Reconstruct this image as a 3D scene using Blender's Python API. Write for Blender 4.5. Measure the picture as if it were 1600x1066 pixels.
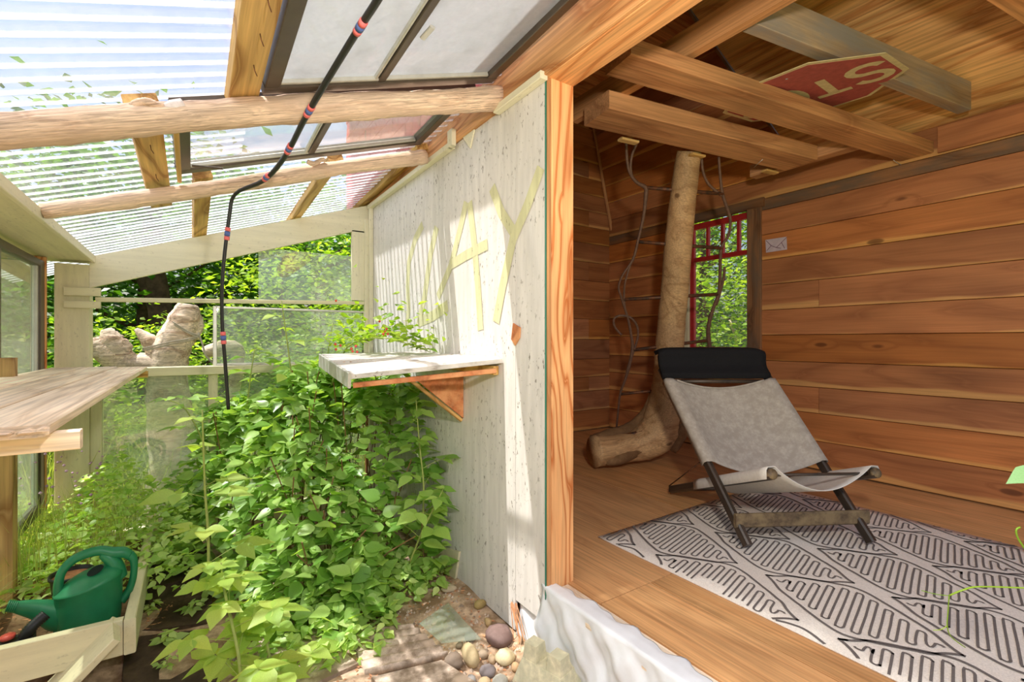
import bpy, bmesh, math, random
import numpy as np
from mathutils import Vector, Matrix, Quaternion
random.seed(7); rng = np.random.default_rng(7)
D = bpy.data; C = bpy.context.scene.collection; SC = bpy.context.scene
for o in list(D.objects): D.objects.remove(o)

# ---------------------------------------------------------------- camera, sky, sun, flash, exposure
F = 745.0; YAW = math.atan(500/745.0); H = 1.10          # cabin floor is z = 0
S_, C_ = math.sin(YAW), math.cos(YAW)
cam = D.objects.new('camera', D.cameras.new('camera')); C.objects.link(cam)
cam.location = (0, 0, H); cam.rotation_euler = (math.pi/2, 0, -YAW)
cam.data.sensor_width = 36; cam.data.lens = F/1600*36; cam.data.clip_start = .02; cam.data.clip_end = 300
SC.camera = cam
SC.view_settings.view_transform = 'Standard'; SC.view_settings.look = 'None'
SC.view_settings.gamma = 1; SC.view_settings.use_curve_mapping = False
SC.view_settings.exposure = 0.12
SUN = Vector((-.40, .205, 1)).normalized()
w = D.worlds.new('sky'); SC.world = w; w.use_nodes = True
nt = w.node_tree; bg = nt.nodes['Background']
sky = nt.nodes.new('ShaderNodeTexSky'); sky.sky_type = 'NISHITA'; sky.sun_disc = False
sky.sun_elevation = math.asin(SUN.z); sky.sun_rotation = math.atan2(SUN.x, SUN.y)
sky.air_density = 1.2; sky.dust_density = 4.5
nt.links.new(sky.outputs[0], bg.inputs[0]); bg.inputs[1].default_value = .205
sl = D.lights.new('sun', 'SUN'); sl.energy = 7.0; sl.angle = math.radians(.6); sl.color = (1, .97, .92)
so = D.objects.new('sun', sl); C.objects.link(so); so.rotation_euler = SUN.to_track_quat('Z', 'Y').to_euler()
fl = D.lights.new('camera_flash', 'AREA'); fl.energy = 47; fl.shape = 'DISK'; fl.size = .16; fl.color = (1, .93, .84)
fo = D.objects.new('camera_flash', fl); C.objects.link(fo); fo.location = (.28, -.12, 1.62)
fo.rotation_euler = Vector((-1.05, -.80, -.02)).to_track_quat('Z', 'Y').to_euler()

# ---------------------------------------------------------------- helpers
def at(u, v, X=None, Y=None, Z=None, d=None):
    a = (u-800)/F; b = (533-v)/F
    r = (S_+a*C_, C_-a*S_, b)
    t = X/r[0] if X is not None else Y/r[1] if Y is not None else (Z-H)/r[2] if Z is not None else d
    return Vector((r[0]*t, r[1]*t, H+r[2]*t))

def W(o):
    return o.matrix_basis.copy() if o.parent is None else W(o.parent) @ o.matrix_basis

def place(o, M, parent=None):
    C.objects.link(o)
    if parent is not None:
        o.parent = parent; o.matrix_basis = W(parent).inverted() @ M
    else:
        o.matrix_basis = M
    return o

def tag(o, label=None, cat=None, group=None, kind=None):
    if label: o['label'] = label
    if cat: o['category'] = cat
    if group: o['group'] = group
    if kind: o['kind'] = kind
    return o

def thing(name, label=None, cat=None, loc=(0, 0, 0), rz=0, group=None, kind=None):
    o = D.objects.new(name, None); o.empty_display_size = .1
    place(o, Matrix.Translation(loc) @ Matrix.Rotation(rz, 4, 'Z'))
    return tag(o, label, cat, group, kind)

def mesh(name, v, f, mat, smooth=False):
    m = D.meshes.new(name); m.from_pydata([tuple(p) for p in v], [], f); m.update()
    if mat: m.materials.append(mat)
    if smooth: m.polygons.foreach_set('use_smooth', [True]*len(m.polygons))
    return m

def mk(name, v, f, mat, parent=None, M=None, smooth=False):
    """world-coordinate vertices, object origin moved to the mesh's own centre"""
    if M is None:
        c = sum((Vector(p) for p in v), Vector())/len(v)
        v = [Vector(p)-c for p in v]; M = Matrix.Translation(c)
    return place(D.objects.new(name, mesh(name, v, f, mat, smooth)), M, parent)

def box_vf(l, wd, h, b=.003):
    b = min(b, wd*.3, h*.3)
    y, z = wd/2, h/2
    prof = [(-y+b, -z), (y-b, -z), (y, -z+b), (y, z-b), (y-b, z), (-y+b, z), (-y, z-b), (-y, -z+b)]
    v = []; 
    for x in (-l/2, l/2): v += [(x, p[0], p[1]) for p in prof]
    f = [tuple(reversed(range(8))), tuple(range(8, 16))]
    f += [(i, (i+1) % 8, 8+(i+1) % 8, 8+i) for i in range(8)]
    return v, f

def frame_of(p0, p1, up=(0, 0, 1)):
    p0, p1 = Vector(p0), Vector(p1); x = (p1-p0).normalized(); up = Vector(up)
    if abs(x.dot(up)) > .99: up = Vector((1, 0, 0)) if abs(x.x) < .9 else Vector((0, 1, 0))
    y = up.cross(x).normalized(); z = x.cross(y)
    M = Matrix((x, y, z)).transposed().to_4x4(); M.translation = (p0+p1)/2
    return M, (p1-p0).length

def beam(name, p0, p1, wd, h, mat, parent=None, up=(0, 0, 1), b=.003):
    """a board: length along local X, wd across, h along 'up'"""
    M, L = frame_of(p0, p1, up)
    v, f = box_vf(L, wd, h, b)
    return place(D.objects.new(name, mesh(name, v, f, mat)), M, parent)

def block(name, lo, hi, mat, parent=None, b=.003):
    """axis aligned box; the longest horizontal side is local X"""
    lo, hi = Vector(lo), Vector(hi); c = (lo+hi)/2; s = hi-lo
    if s.z > max(s.x, s.y): return beam(name, (c.x, c.y, lo.z), (c.x, c.y, hi.z), s.y, s.x, mat, parent, (1, 0, 0), b)
    if s.y > s.x: return beam(name, (c.x, lo.y, c.z), (c.x, hi.y, c.z), s.x, s.z, mat, parent, b=b)
    return beam(name, (lo.x, c.y, c.z), (hi.x, c.y, c.z), s.y, s.z, mat, parent, b=b)

def smooth_path(pts, n=4):
    P = [Vector(p) for p in pts]
    if len(P) < 3: return P
    out = []
    for i in range(len(P)-1):
        a, b, c, d = P[max(i-1, 0)], P[i], P[i+1], P[min(i+2, len(P)-1)]
        for k in range(n):
            t = k/n
            out.append(.5*((2*b)+(c-a)*t+(2*a-5*b+4*c-d)*t*t+(3*b-a-3*c+d)*t**3))
    out.append(P[-1]); return out

def tube_vf(pts, r, n=8, wob=0, seed=0):
    P = [Vector(p) for p in pts]; R = r if hasattr(r, '__len__') else [r]*len(P)
    rs = random.Random(seed); v = []; f = []
    t = (P[1]-P[0]).normalized(); u = t.orthogonal().normalized()
    for i, p in enumerate(P):
        t2 = (P[min(i+1, len(P)-1)]-P[max(i-1, 0)]).normalized()
        u = (u-t2*u.dot(t2)).normalized(); q = t2.cross(u)
        for k in range(n):
            a = 2*math.pi*k/n; rr = R[i]*(1+rs.uniform(-wob, wob))
            v.append(p+u*math.cos(a)*rr+q*math.sin(a)*rr)
    for i in range(len(P)-1):
        for k in range(n):
            f.append((i*n+k, i*n+(k+1) % n, (i+1)*n+(k+1) % n, (i+1)*n+k))
    f.append(tuple(reversed(range(n)))); f.append(tuple(range((len(P)-1)*n, len(P)*n)))
    return v, f

def interp(vals, n):
    return list(np.interp(np.linspace(0, len(vals)-1, n), range(len(vals)), vals))

def tube(name, pts, r, mat, parent=None, n=8, sm=4, wob=0, seed=0):
    P = smooth_path(pts, sm) if sm > 1 else [Vector(p) for p in pts]
    if hasattr(r, '__len__'): r = interp(r, len(P))
    v, f = tube_vf(P, r, n, wob, seed)
    return mk(name, v, f, mat, parent, smooth=True)

def log(name, p0, p1, r0, r1, mat, parent, seed, bend=.012):
    """a straight trunk, length along local X, slightly wavy"""
    M, L = frame_of(p0, p1); rs = random.Random(seed); N = 60; pts = []; R = []
    for i in range(N):
        t = i/(N-1); pts.append((-L/2+L*t, bend*math.sin(3*t+seed), bend*math.sin(5*t+seed*2)))
        R.append((r0+(r1-r0)*t)*(1+.05*math.sin(t*17+seed)+rs.uniform(-.03, .03)))
    v, f = tube_vf(pts, R, 18, .06, seed)
    return place(D.objects.new(name, mesh(name, v, f, mat, True)), M, parent)

def prism(name, pts, thick, mat, parent=None, normal=None, b=0):
    """planar polygon (world points, any plane) thickened along its normal"""
    P = [Vector(p) for p in pts]; n = Vector(normal).normalized() if normal else (P[1]-P[0]).cross(P[2]-P[0]).normalized()
    k = len(P); v = P+[p+n*thick for p in P]
    f = [tuple(reversed(range(k))), tuple(range(k, 2*k))]+[(i, (i+1) % k, k+(i+1) % k, k+i) for i in range(k)]
    o = mk(name, v, f, mat, parent)
    bm = bmesh.new(); bm.from_mesh(o.data); bmesh.ops.recalc_face_normals(bm, faces=bm.faces); bm.to_mesh(o.data); bm.free()
    return o

def join_vf(parts):
    v = []; f = []
    for a, b in parts:
        k = len(v); v += [Vector(p) for p in a]; f += [tuple(i+k for i in q) for q in b]
    return v, f

def grid_vf(fn, nu, nv):
    v = [fn(i/nu, j/nv) for j in range(nv+1) for i in range(nu+1)]
    f = [(j*(nu+1)+i, j*(nu+1)+i+1, (j+1)*(nu+1)+i+1, (j+1)*(nu+1)+i) for j in range(nv) for i in range(nu)]
    return v, f

def solidify(o, t, off=0):
    m = o.modifiers.new('thickness', 'SOLIDIFY'); m.thickness = t; m.offset = off; return o

# ---------------------------------------------------------------- materials
def srgb(r, g, b):
    k = lambda c: (c/255/12.92) if c/255 <= .04045 else ((c/255+.055)/1.055)**2.4
    return (k(r), k(g), k(b), 1)

class NT:
    def __init__(s, name):
        s.m = D.materials.new(name); s.m.use_nodes = True; s.t = s.m.node_tree
        s.b = s.t.nodes['Principled BSDF']; s.out = s.t.nodes['Material Output']
    def n(s, typ, **k):
        o = s.t.nodes.new('ShaderNode'+typ)
        for a, b in k.items(): setattr(o, a, b)
        return o
    def l(s, a, b): s.t.links.new(a, b)
    def put(s, sock, val):
        if hasattr(val, 'is_output'): s.l(val, sock)
        else: sock.default_value = val
    def math(s, op, a, b=None, c=None, clamp=False):
        o = s.n('Math', operation=op, use_clamp=clamp); s.put(o.inputs[0], a)
        if b is not None: s.put(o.inputs[1], b)
        if c is not None: s.put(o.inputs[2], c)
        return o.outputs[0]
    def vm(s, op, a, b):
        o = s.n('VectorMath', operation=op); s.put(o.inputs[0], a); s.put(o.inputs[1], b); return o.outputs[0]
    def mix(s, f, a, b, bt='MIX'):
        o = s.n('MixRGB', blend_type=bt); s.put(o.inputs[0], f); s.put(o.inputs[1], a); s.put(o.inputs[2], b); return o.outputs[0]
    def noise(s, v, sc=5, det=3, rough=.55, dist=0):
        o = s.n('TexNoise'); s.put(o.inputs['Vector'], v); o.inputs['Scale'].default_value = sc; o.inputs['Detail'].default_value = det
        o.inputs['Roughness'].default_value = rough; o.inputs['Distortion'].default_value = dist; return o.outputs['Fac']
    def vor(s, v, sc=5, rnd=1):
        o = s.n('TexVoronoi'); s.put(o.inputs['Vector'], v); o.inputs['Scale'].default_value = sc; o.inputs['Randomness'].default_value = rnd; return o.outputs['Distance']
    def ramp(s, f, stops, mode='LINEAR'):
        o = s.n('ValToRGB'); o.color_ramp.interpolation = mode; e = o.color_ramp.elements
        while len(e) < len(stops): e.new(.5)
        for i, (p, c) in enumerate(stops):
            e[i].position = p; e[i].color = c if hasattr(c, '__len__') else (c, c, c, 1)
        s.put(o.inputs[0], f); return o.outputs[0]
    def bump(s, h, st=.3, d=.01):
        o = s.n('Bump'); o.inputs['Strength'].default_value = st; o.inputs['Distance'].default_value = d; s.put(o.inputs['Height'], h)
        s.l(o.outputs[0], s.b.inputs['Normal']); return o

def wood(name, light, dark, rings=9, contrast=.8, knots=.5, fibre=.35, rough=.62, var=.22, sap=None, scale=1.0, grey=None, bump=.25, spec=.3):
    N = NT(name); tc = N.n('TexCoord'); oi = N.n('ObjectInfo'); r = oi.outputs['Random']
    off = N.n('CombineXYZ'); N.put(off.inputs[0], N.math('MULTIPLY', r, 31.0)); N.put(off.inputs[1], N.math('MULTIPLY', r, 17.0)); N.put(off.inputs[2], N.math('MULTIPLY', r, 7.0))
    v = N.vm('ADD', tc.outputs['Object'], off.outputs[0])
    vs = N.vm('MULTIPLY', v, (.55*scale, 3.2*scale, 3.2*scale))
    kn = N.vor(N.vm('MULTIPLY', v, (1.0*scale, 2.6*scale, 2.6*scale)), 1.15, .95)
    kd = N.ramp(kn, [(0, 1), (.17, 0)])
    h = N.math('ADD', N.noise(vs, 1.0, 2.2, .45, .25), N.math('MULTIPLY', kd, .22*knots))
    ph = N.math('PINGPONG', N.math('MULTIPLY', h, rings), .5)
    rg = N.ramp(N.math('MULTIPLY', ph, 2), [(0, 0), (.62, .25), (.93, 1), (1, .55)])
    fb = N.noise(N.vm('MULTIPLY', v, (2.2*scale, 75*scale, 75*scale)), 1.0, 3, .6)
    col = N.mix(N.math('MULTIPLY', rg, contrast), light, dark)
    col = N.mix(fibre, col, N.mix(1.0, col, N.ramp(fb, [(.3, .35), (.7, 1.35)]), 'MULTIPLY'))
    broad = N.noise(N.vm('MULTIPLY', v, (.9, 2.2, 2.2)), 1.3, 2)
    col = N.mix(.55, col, N.mix(1.0, col, N.ramp(broad, [(.3, .62), (.7, 1.3)]), 'MULTIPLY'))
    if sap:
        sx = N.n('SeparateXYZ'); N.l(tc.outputs['Generated'], sx.inputs[0])
        wv = N.noise(N.vm('MULTIPLY', v, (.9, .0, .0)), 1.2, 2)
        edge = N.math('ADD', N.math('SUBTRACT', 1.0, sx.outputs[2]), N.math('MULTIPLY', N.math('SUBTRACT', wv, .5), .55))
        edge = N.math('ADD', edge, N.math('MULTIPLY', N.math('SUBTRACT', r, .75), .24))
        col = N.mix(N.math('MULTIPLY', N.ramp(edge, [(.80, 0), (.88, 1)]), .85), col, N.mix(.5, sap, N.mix(1.0, sap, N.ramp(fb, [(.3, .6), (.7, 1.2)]), 'MULTIPLY')))
    if knots > 0:
        kk = N.ramp(kn, [(0, 1), (.055, .8), (.075, 0)])
        col = N.mix(N.math('MULTIPLY', kk, min(1, knots)), col, (dark[0]*.35, dark[1]*.3, dark[2]*.3, 1))
    if grey:
        g = N.ramp(N.noise(N.vm('MULTIPLY', v, (1.3, 5, 5)), 1.6, 4, .65), [(.42, 0), (.62, 1)])
        col = N.mix(N.math('MULTIPLY', g, .8), col, grey)
    hs = N.n('HueSaturation'); N.put(hs.inputs['Color'], col)
    N.put(hs.inputs['Value'], N.math('ADD', 1-var, N.math('MULTIPLY', N.math('FRACT', N.math('MULTIPLY', r, 13.7)), 2*var)))
    N.put(hs.inputs['Saturation'], N.math('ADD', 1-var*.4, N.math('MULTIPLY', N.math('FRACT', N.math('MULTIPLY', r, 5.3)), var*.8)))
    N.l(hs.outputs[0], N.b.inputs['Base Color']); N.b.inputs['Roughness'].default_value = rough
    N.b.inputs['Specular IOR Level'].default_value = spec
    N.bump(N.math('ADD', fb, N.math('MULTIPLY', rg, .5)), bump, .003)
    return N.m

def plain(name, col, rough=.6, metal=0, noise_amt=.25, nscale=14, bump=.15, spec=.4, col2=None, det=4):
    N = NT(name); tc = N.n('TexCoord').outputs['Object']
    n1 = N.noise(tc, nscale, det, .6)
    c = N.mix(noise_amt, col, N.mix(1.0, col, N.ramp(n1, [(.3, .45), (.7, 1.35)]), 'MULTIPLY'))
    if col2: c = N.mix(N.ramp(N.noise(tc, nscale*.35, 5, .65), [(.42, 0), (.6, 1)]), c, col2)
    N.l(c, N.b.inputs['Base Color']); N.b.inputs['Roughness'].default_value = rough; N.b.inputs['Metallic'].default_value = metal
    N.b.inputs['Specular IOR Level'].default_value = spec
    if bump: N.bump(n1, bump, .004)
    return N.m

def painted(name, col, streak=.25, specks=.5, wear=None, axis='Z'):
    N = NT(name); tc = N.n('TexCoord').outputs['Object']
    sc = (16, 16, 2.0) if axis == 'Z' else (1.6, 18, 18)
    st = N.noise(N.vm('MULTIPLY', tc, sc), 1.5, 5, .62)
    c = N.mix(streak, col, N.mix(1.0, col, N.ramp(st, [(.3, .62), (.68, 1.12)]), 'MULTIPLY'))
    sp = N.noise(N.vm('MULTIPLY', tc, (55, 55, 26) if axis == 'Z' else (26, 55, 55)), 1, 3, .7)
    patch = N.ramp(N.noise(tc, 3.1, 3), [(.36, 0), (.6, 1)])
    spk = N.math('MULTIPLY', N.ramp(sp, [(.60, 0), (.68, 1)]), patch)
    c = N.mix(N.math('MULTIPLY', spk, specks), c, srgb(92, 80, 62))
    if wear: c = N.mix(N.ramp(N.noise(N.vm('MULTIPLY', tc, sc), .8, 4, .6), [(.60, 0), (.72, .8)]), c, wear)
    N.l(c, N.b.inputs['Base Color']); N.b.inputs['Roughness'].default_value = .6; N.b.inputs['Specular IOR Level'].default_value = .25
    N.bump(N.math('ADD', st, sp), .3, .002)
    return N.m

def glass(name, tint=(1, 1, 1, 1), film=.12, filmcol=(.8, .85, .8, 1), gloss=.10, scale=6):
    """thin pane: clear, a mirror share, and a dusty film that scatters light"""
    N = NT(name); tc = N.n('TexCoord').outputs['Object']
    tr = N.n('BsdfTransparent'); tr.inputs[0].default_value = tint
    gl = N.n('BsdfGlossy'); gl.inputs['Roughness'].default_value = .02; gl.inputs[0].default_value = (1, 1, 1, 1)
    di = N.n('BsdfTranslucent'); di.inputs[0].default_value = filmcol
    df = N.n('BsdfDiffuse'); df.inputs[0].default_value = filmcol
    fr = N.n('LayerWeight'); fr.inputs[0].default_value = .35
    m1 = N.n('MixShader'); N.put(m1.inputs[0], N.math('ADD', N.math('MULTIPLY', fr.outputs['Facing'], .35), gloss, clamp=True)); N.l(tr.outputs[0], m1.inputs[1]); N.l(gl.outputs[0], m1.inputs[2])
    m2 = N.n('MixShader'); m2.inputs[0].default_value = .5; N.l(di.outputs[0], m2.inputs[1]); N.l(df.outputs[0], m2.inputs[2])
    m3 = N.n('MixShader'); ns = N.noise(tc, scale, 5, .7)
    N.put(m3.inputs[0], N.math('MULTIPLY', N.ramp(ns, [(.3, .55), (.7, 1.3)]), film, clamp=True))
    N.l(m1.outputs[0], m3.inputs[1]); N.l(m2.outputs[0], m3.inputs[2]); N.l(m3.outputs[0], N.out.inputs[0])
    return N.m

def leafmat(name, c1, c2, trans=.45, rough=.42, spec=.5):
    N = NT(name); g = N.n('NewGeometry'); oi = N.n('ObjectInfo')
    r = N.math('FRACT', N.math('ADD', g.outputs['Random Per Island'], N.math('MULTIPLY', oi.outputs['Random'], 7.3)))
    c = N.mix(r, c1, c2)
    n = N.noise(N.n('TexCoord').outputs['Object'], 30, 2); c = N.mix(.3, c, N.mix(1.0, c, N.ramp(n, [(.3, .7), (.7, 1.25)]), 'MULTIPLY'))
    N.l(c, N.b.inputs['Base Color']); N.b.inputs['Roughness'].default_value = rough; N.b.inputs['Specular IOR Level'].default_value = spec
    tl = N.n('BsdfTranslucent'); N.l(N.mix(1.0, c, (1.5, 1.5, .5, 1), 'MULTIPLY'), tl.inputs[0])
    m = N.n('MixShader'); m.inputs[0].default_value = trans; N.l(N.b.outputs[0], m.inputs[1]); N.l(tl.outputs[0], m.inputs[2]); N.l(m.outputs[0], N.out.inputs[0])
    return N.m

M_ = {}
M_['cedar'] = wood('cedar_boards', srgb(184, 118, 70), srgb(130, 72, 40), rings=6, contrast=.42, fibre=.22, knots=.8, sap=srgb(222, 166, 98), var=.17)
M_['cedar_dark'] = wood('cedar_weathered', srgb(150, 104, 66), srgb(84, 56, 36), rings=8, contrast=.8, knots=.4, grey=srgb(105, 88, 72), var=.1)
M_['ply_floor'] = wood('floor_plywood', srgb(224, 170, 114), srgb(186, 128, 78), rings=6, contrast=.4, knots=.15, fibre=.45, var=.05, scale=1.1, rough=.5)
M_['ply_ceil'] = wood('ceiling_plywood', srgb(226, 176, 112), srgb(178, 110, 54), rings=9, contrast=.75, knots=.12, fibre=.55, var=.08, scale=.9)
M_['joist'] = wood('rough_fir_joist', srgb(208, 152, 102), srgb(160, 102, 62), rings=5, contrast=.6, knots=.4, fibre=.5, var=.1)
M_['joist_grey'] = wood('weathered_joist', srgb(176, 150, 118), srgb(132, 102, 72), rings=5, contrast=.6, knots=.2, grey=srgb(140, 134, 126), var=.05)
M_['fir'] = wood('fir_stud', srgb(236, 178, 120), srgb(188, 104, 48), rings=13, contrast=1.0, knots=.5, fibre=.35, var=.03, scale=1.25)
M_['header'] = wood('header_fir', srgb(222, 166, 112), srgb(176, 108, 60), rings=11, contrast=.8, knots=.4, fibre=.5, var=.06)
M_['treated'] = wood('treated_lumber', srgb(214, 174, 108), srgb(150, 104, 50), rings=14, contrast=.9, knots=.6, fibre=.4, var=.12)
M_['bench'] = wood('grey_bench_plank', srgb(250, 230, 204), srgb(212, 182, 150), rings=8, contrast=.6, knots=.5, fibre=.5, var=.08)
M_['bark_log'] = wood('peeled_log', srgb(232, 204, 178), srgb(190, 146, 114), rings=5, contrast=.4, knots=.9, fibre=.85, var=.06, scale=2.4, grey=srgb(206, 178, 156), bump=1.0, rough=.85)
M_['trunk'] = wood('ladder_trunk', srgb(196, 160, 116), srgb(138, 96, 58), rings=6, contrast=.5, knots=.8, fibre=.5, var=.03, scale=1.3, bump=.5)
M_['root'] = plain('root_wood', srgb(150, 116, 78), .8, 0, .9, 9, .8, col2=srgb(112, 82, 52))
M_['white_ply'] = painted('white_painted_plywood', srgb(218, 212, 206), .42, .95)
M_['white_trim'] = painted('cream_painted_wood', srgb(226, 218, 190), .3, .35, axis='X')
M_['cream'] = painted('cream_painted_lumber', srgb(220, 212, 176), .35, .3, wear=None, axis='X')
M_['letter'] = painted('faded_yellow_paint', srgb(208, 204, 162), .5, .6)
M_['shelf_white'] = painted('flaking_white_paint', srgb(208, 202, 194), .9, 1.0, wear=srgb(128, 112, 98), axis='X')
M_['osb'] = plain('reddish_plywood', srgb(190, 112, 66), .7, 0, .8, 22, .2, col2=srgb(214, 150, 100))
M_['alu'] = plain('bronze_aluminium', srgb(96, 86, 76), .35, .6, .2, 20, .05)
M_['alu_light'] = plain('mill_aluminium', srgb(200, 198, 190), .4, .5, .2, 20, .05)
M_['red_paint'] = plain('red_window_paint', srgb(176, 44, 44), .5, 0, .3, 20, .1)
M_['red_shake'] = plain('red_shingle_paint', srgb(206, 74, 78), .7, 0, .4, 30, .2)
M_['glass'] = glass('clear_glass', film=.05, gloss=.05)
M_['glass_dusty'] = glass('dusty_glass', (.93, .98, .93, 1), .22, (.75, .80, .68, 1), .10)
M_['glass_film'] = glass('hazed_skylight_glass', (.80, .84, .86, 1), .80, (.52, .53, .54, 1), .04, 3)
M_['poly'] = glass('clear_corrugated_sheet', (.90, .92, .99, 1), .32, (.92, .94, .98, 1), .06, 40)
def sheen_stripes(m):     # sun sheen on the corrugation, painted as whiter film along each valley
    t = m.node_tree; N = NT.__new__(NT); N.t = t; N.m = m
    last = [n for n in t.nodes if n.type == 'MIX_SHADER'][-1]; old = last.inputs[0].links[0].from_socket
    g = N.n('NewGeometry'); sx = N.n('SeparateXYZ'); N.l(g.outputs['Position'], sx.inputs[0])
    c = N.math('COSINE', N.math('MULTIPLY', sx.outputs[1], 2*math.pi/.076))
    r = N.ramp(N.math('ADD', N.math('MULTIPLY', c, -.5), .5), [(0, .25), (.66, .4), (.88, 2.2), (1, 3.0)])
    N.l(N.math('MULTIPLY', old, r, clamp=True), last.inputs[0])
sheen_stripes(M_['poly'])
M_['steel'] = plain('rusty_rebar', srgb(84, 66, 54), .55, .5, .7, 60, .5, col2=srgb(124, 80, 54))
M_['vine'] = plain('vine_rod', srgb(108, 80, 64), .6, 0, .6, 40, .4)
M_['black'] = plain('black_plastic', srgb(34, 33, 32), .4, 0, .2, 30, .1)
M_['tape_pink'] = plain('pink_tape', srgb(226, 110, 110), .5)
M_['tape_blue'] = plain('blue_tape', srgb(80, 100, 160), .5)
M_['can'] = plain('green_plastic', srgb(32, 126, 82), .42, 0, .45, 9, .12, .5, det=6)
M_['can_hole'] = plain('dark_inside', srgb(10, 30, 22), .8)
M_['soil'] = plain('damp_soil', srgb(104, 80, 58), .95, 0, .9, 18, .9, .1, col2=srgb(150, 122, 92))
M_['dirt'] = plain('sandy_dirt', srgb(200, 172, 144), .95, 0, .7, 24, .9, .1, col2=srgb(140, 114, 88))
M_['paver'] = plain('concrete_paver', srgb(204, 184, 164), .9, 0, .6, 30, .5, .15, col2=srgb(140, 122, 102))
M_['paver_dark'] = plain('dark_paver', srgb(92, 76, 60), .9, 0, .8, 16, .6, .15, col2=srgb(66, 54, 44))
M_['chips'] = plain('bark_litter', srgb(196, 140, 100), .9, 0, .6, 40, .2)
M_['wrap'] = plain('white_house_wrap', srgb(226, 228, 232), .38, 0, .15, 8, .1, .5)
M_['concrete'] = plain('mossy_concrete', srgb(224, 216, 184), .9, 0, .5, 30, .5, .1, col2=srgb(200, 196, 166))
M_['canvas'] = plain('grey_canvas', srgb(176, 166, 154), .9, 0, .25, 60, .25, .1, col2=srgb(160, 150, 138))
M_['canvas_white'] = plain('white_canvas', srgb(212, 206, 198), .85, 0, .15, 60, .2, .1)
M_['black_cloth'] = plain('black_canvas', srgb(24, 23, 25), .85, 0, .3, 60, .2, .2)
M_['dark_wood'] = wood('dark_chair_wood', srgb(70, 56, 44), srgb(34, 28, 24), rings=5, contrast=.7, knots=0, fibre=.5, var=.05, rough=.4, spec=.5)
M_['stretch_wood'] = plain('worn_stretcher', srgb(96, 78, 58), .6, 0, .9, 30, .5, col2=srgb(128, 108, 78))
M_['rug'] = plain('rug_weave', srgb(236, 226, 214), .95, 0, .3, 180, .5, .05)
M_['rug_line'] = plain('rug_grey_yarn', srgb(118, 110, 106), .95, 0, .3, 180, .4, .05)
M_['sign_red'] = plain('faded_red_sheeting', srgb(166, 82, 76), .5, 0, .4, 30, .05, .3)
M_['sign_cream'] = plain('yellowed_sheeting', srgb(206, 192, 144), .5, 0, .3, 30, .05, .3)
M_['paper'] = plain('pale_card', srgb(206, 190, 200), .8, 0, .2, 20, 0)
M_['ink'] = plain('purple_ink', srgb(96, 44, 74), .8, 0, .1, 20, 0)
M_['drift'] = wood('driftwood', srgb(228, 210, 188), srgb(160, 122, 92), rings=6, contrast=.7, knots=.5, fibre=.8, var=.04, scale=1.2, bump=.9, rough=.9)
M_['rope'] = plain('grey_rope', srgb(176, 168, 152), .9)
M_['grass_ground'] = plain('grassy_ground', srgb(120, 138, 60), .95, 0, .8, 4, .5, .1, col2=srgb(150, 150, 90))
M_['treebark'] = plain('tree_bark', srgb(92, 72, 56), .9, 0, .8, 12, .9, .1)
M_['stem'] = plain('green_stem', srgb(150, 162, 84), .6, 0, .3, 30, 0)
M_['stem_brown'] = plain('brown_cane', srgb(130, 98, 62), .7, 0, .4, 30, 0)
M_['berry'] = plain('red_berry', srgb(208, 60, 44), .35, 0, .3, 40, .2, .6)
M_['flower'] = plain('pale_purple_flower', srgb(190, 150, 180), .7, 0, .2, 40, 0)
M_['terracotta'] = plain('dry_red_leaf', srgb(170, 92, 60), .8, 0, .5, 30, .2)
M_['leaf'] = leafmat('raspberry_leaf', srgb(108, 154, 58), srgb(176, 206, 112), .42, .34)
M_['leaf_yellow'] = leafmat('yellow_green_leaf', srgb(146, 180, 76), srgb(186, 204, 104), .45)
M_['leaf_bright'] = leafmat('bright_shrub_leaf', srgb(118, 160, 44), srgb(178, 200, 76), .5)  # lighter, yellower green than the forest leaf
M_['leaf_dark'] = leafmat('forest_leaf', srgb(46, 92, 26), srgb(104, 150, 48), .45)
M_['leaf_weed'] = leafmat('weed_leaf', srgb(158, 196, 98), srgb(210, 228, 148), .45)
M_['grass'] = leafmat('grass_blade', srgb(140, 160, 80), srgb(190, 196, 120), .4)

# ---------------------------------------------------------------- main dimensions (metres)
XW = 1.303      # greenhouse face of the partition wall
XR = 4.40       # inner face of the cabin's window wall
YP = 1.66       # end of the partition, where the opening starts
YF = 4.15       # far wall of the greenhouse
YB = 4.34       # far wall of the cabin
XL = -.55       # left wall of the greenhouse
GZ = -.33       # greenhouse ground
def roofz(x, y): return 2.31+(4.15-y)*.043-.345*(1.3-x)     # underside of the purlins
S = 'structure'

# ================================================================ SETTING: ground
def ground_h(x, y):
    return GZ+.02*math.sin(x*5+y*3)+.012*math.sin(x*13-y*9)+(.05*max(0, (x-.7))*max(0, 2.6-y))
g = grid_vf(lambda a, b: (-2+3.4*a, -1+5.3*b, ground_h(-2+3.4*a, -1+5.3*b)), 60, 80)
tag(mk('ground', *g, M_['dirt'], smooth=True), kind=S, label='sandy dirt and litter floor of the greenhouse')
def out_h(x, y): return -.42+.10*math.sin(x*.7)+.08*math.sin(y*.9+1)+max(0, y-8)*.05
g = grid_vf(lambda a, b: (-30+60*a, -8+58*b, out_h(-30+60*a, -8+58*b)-.12*(1 if -2 < -30+60*a < 5 and -8+58*b < 4.4 else 0)), 90, 90)
tag(mk('ground', *g, M_['grass_ground'], smooth=True), kind=S, label='rough grassy ground outside the building')

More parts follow.
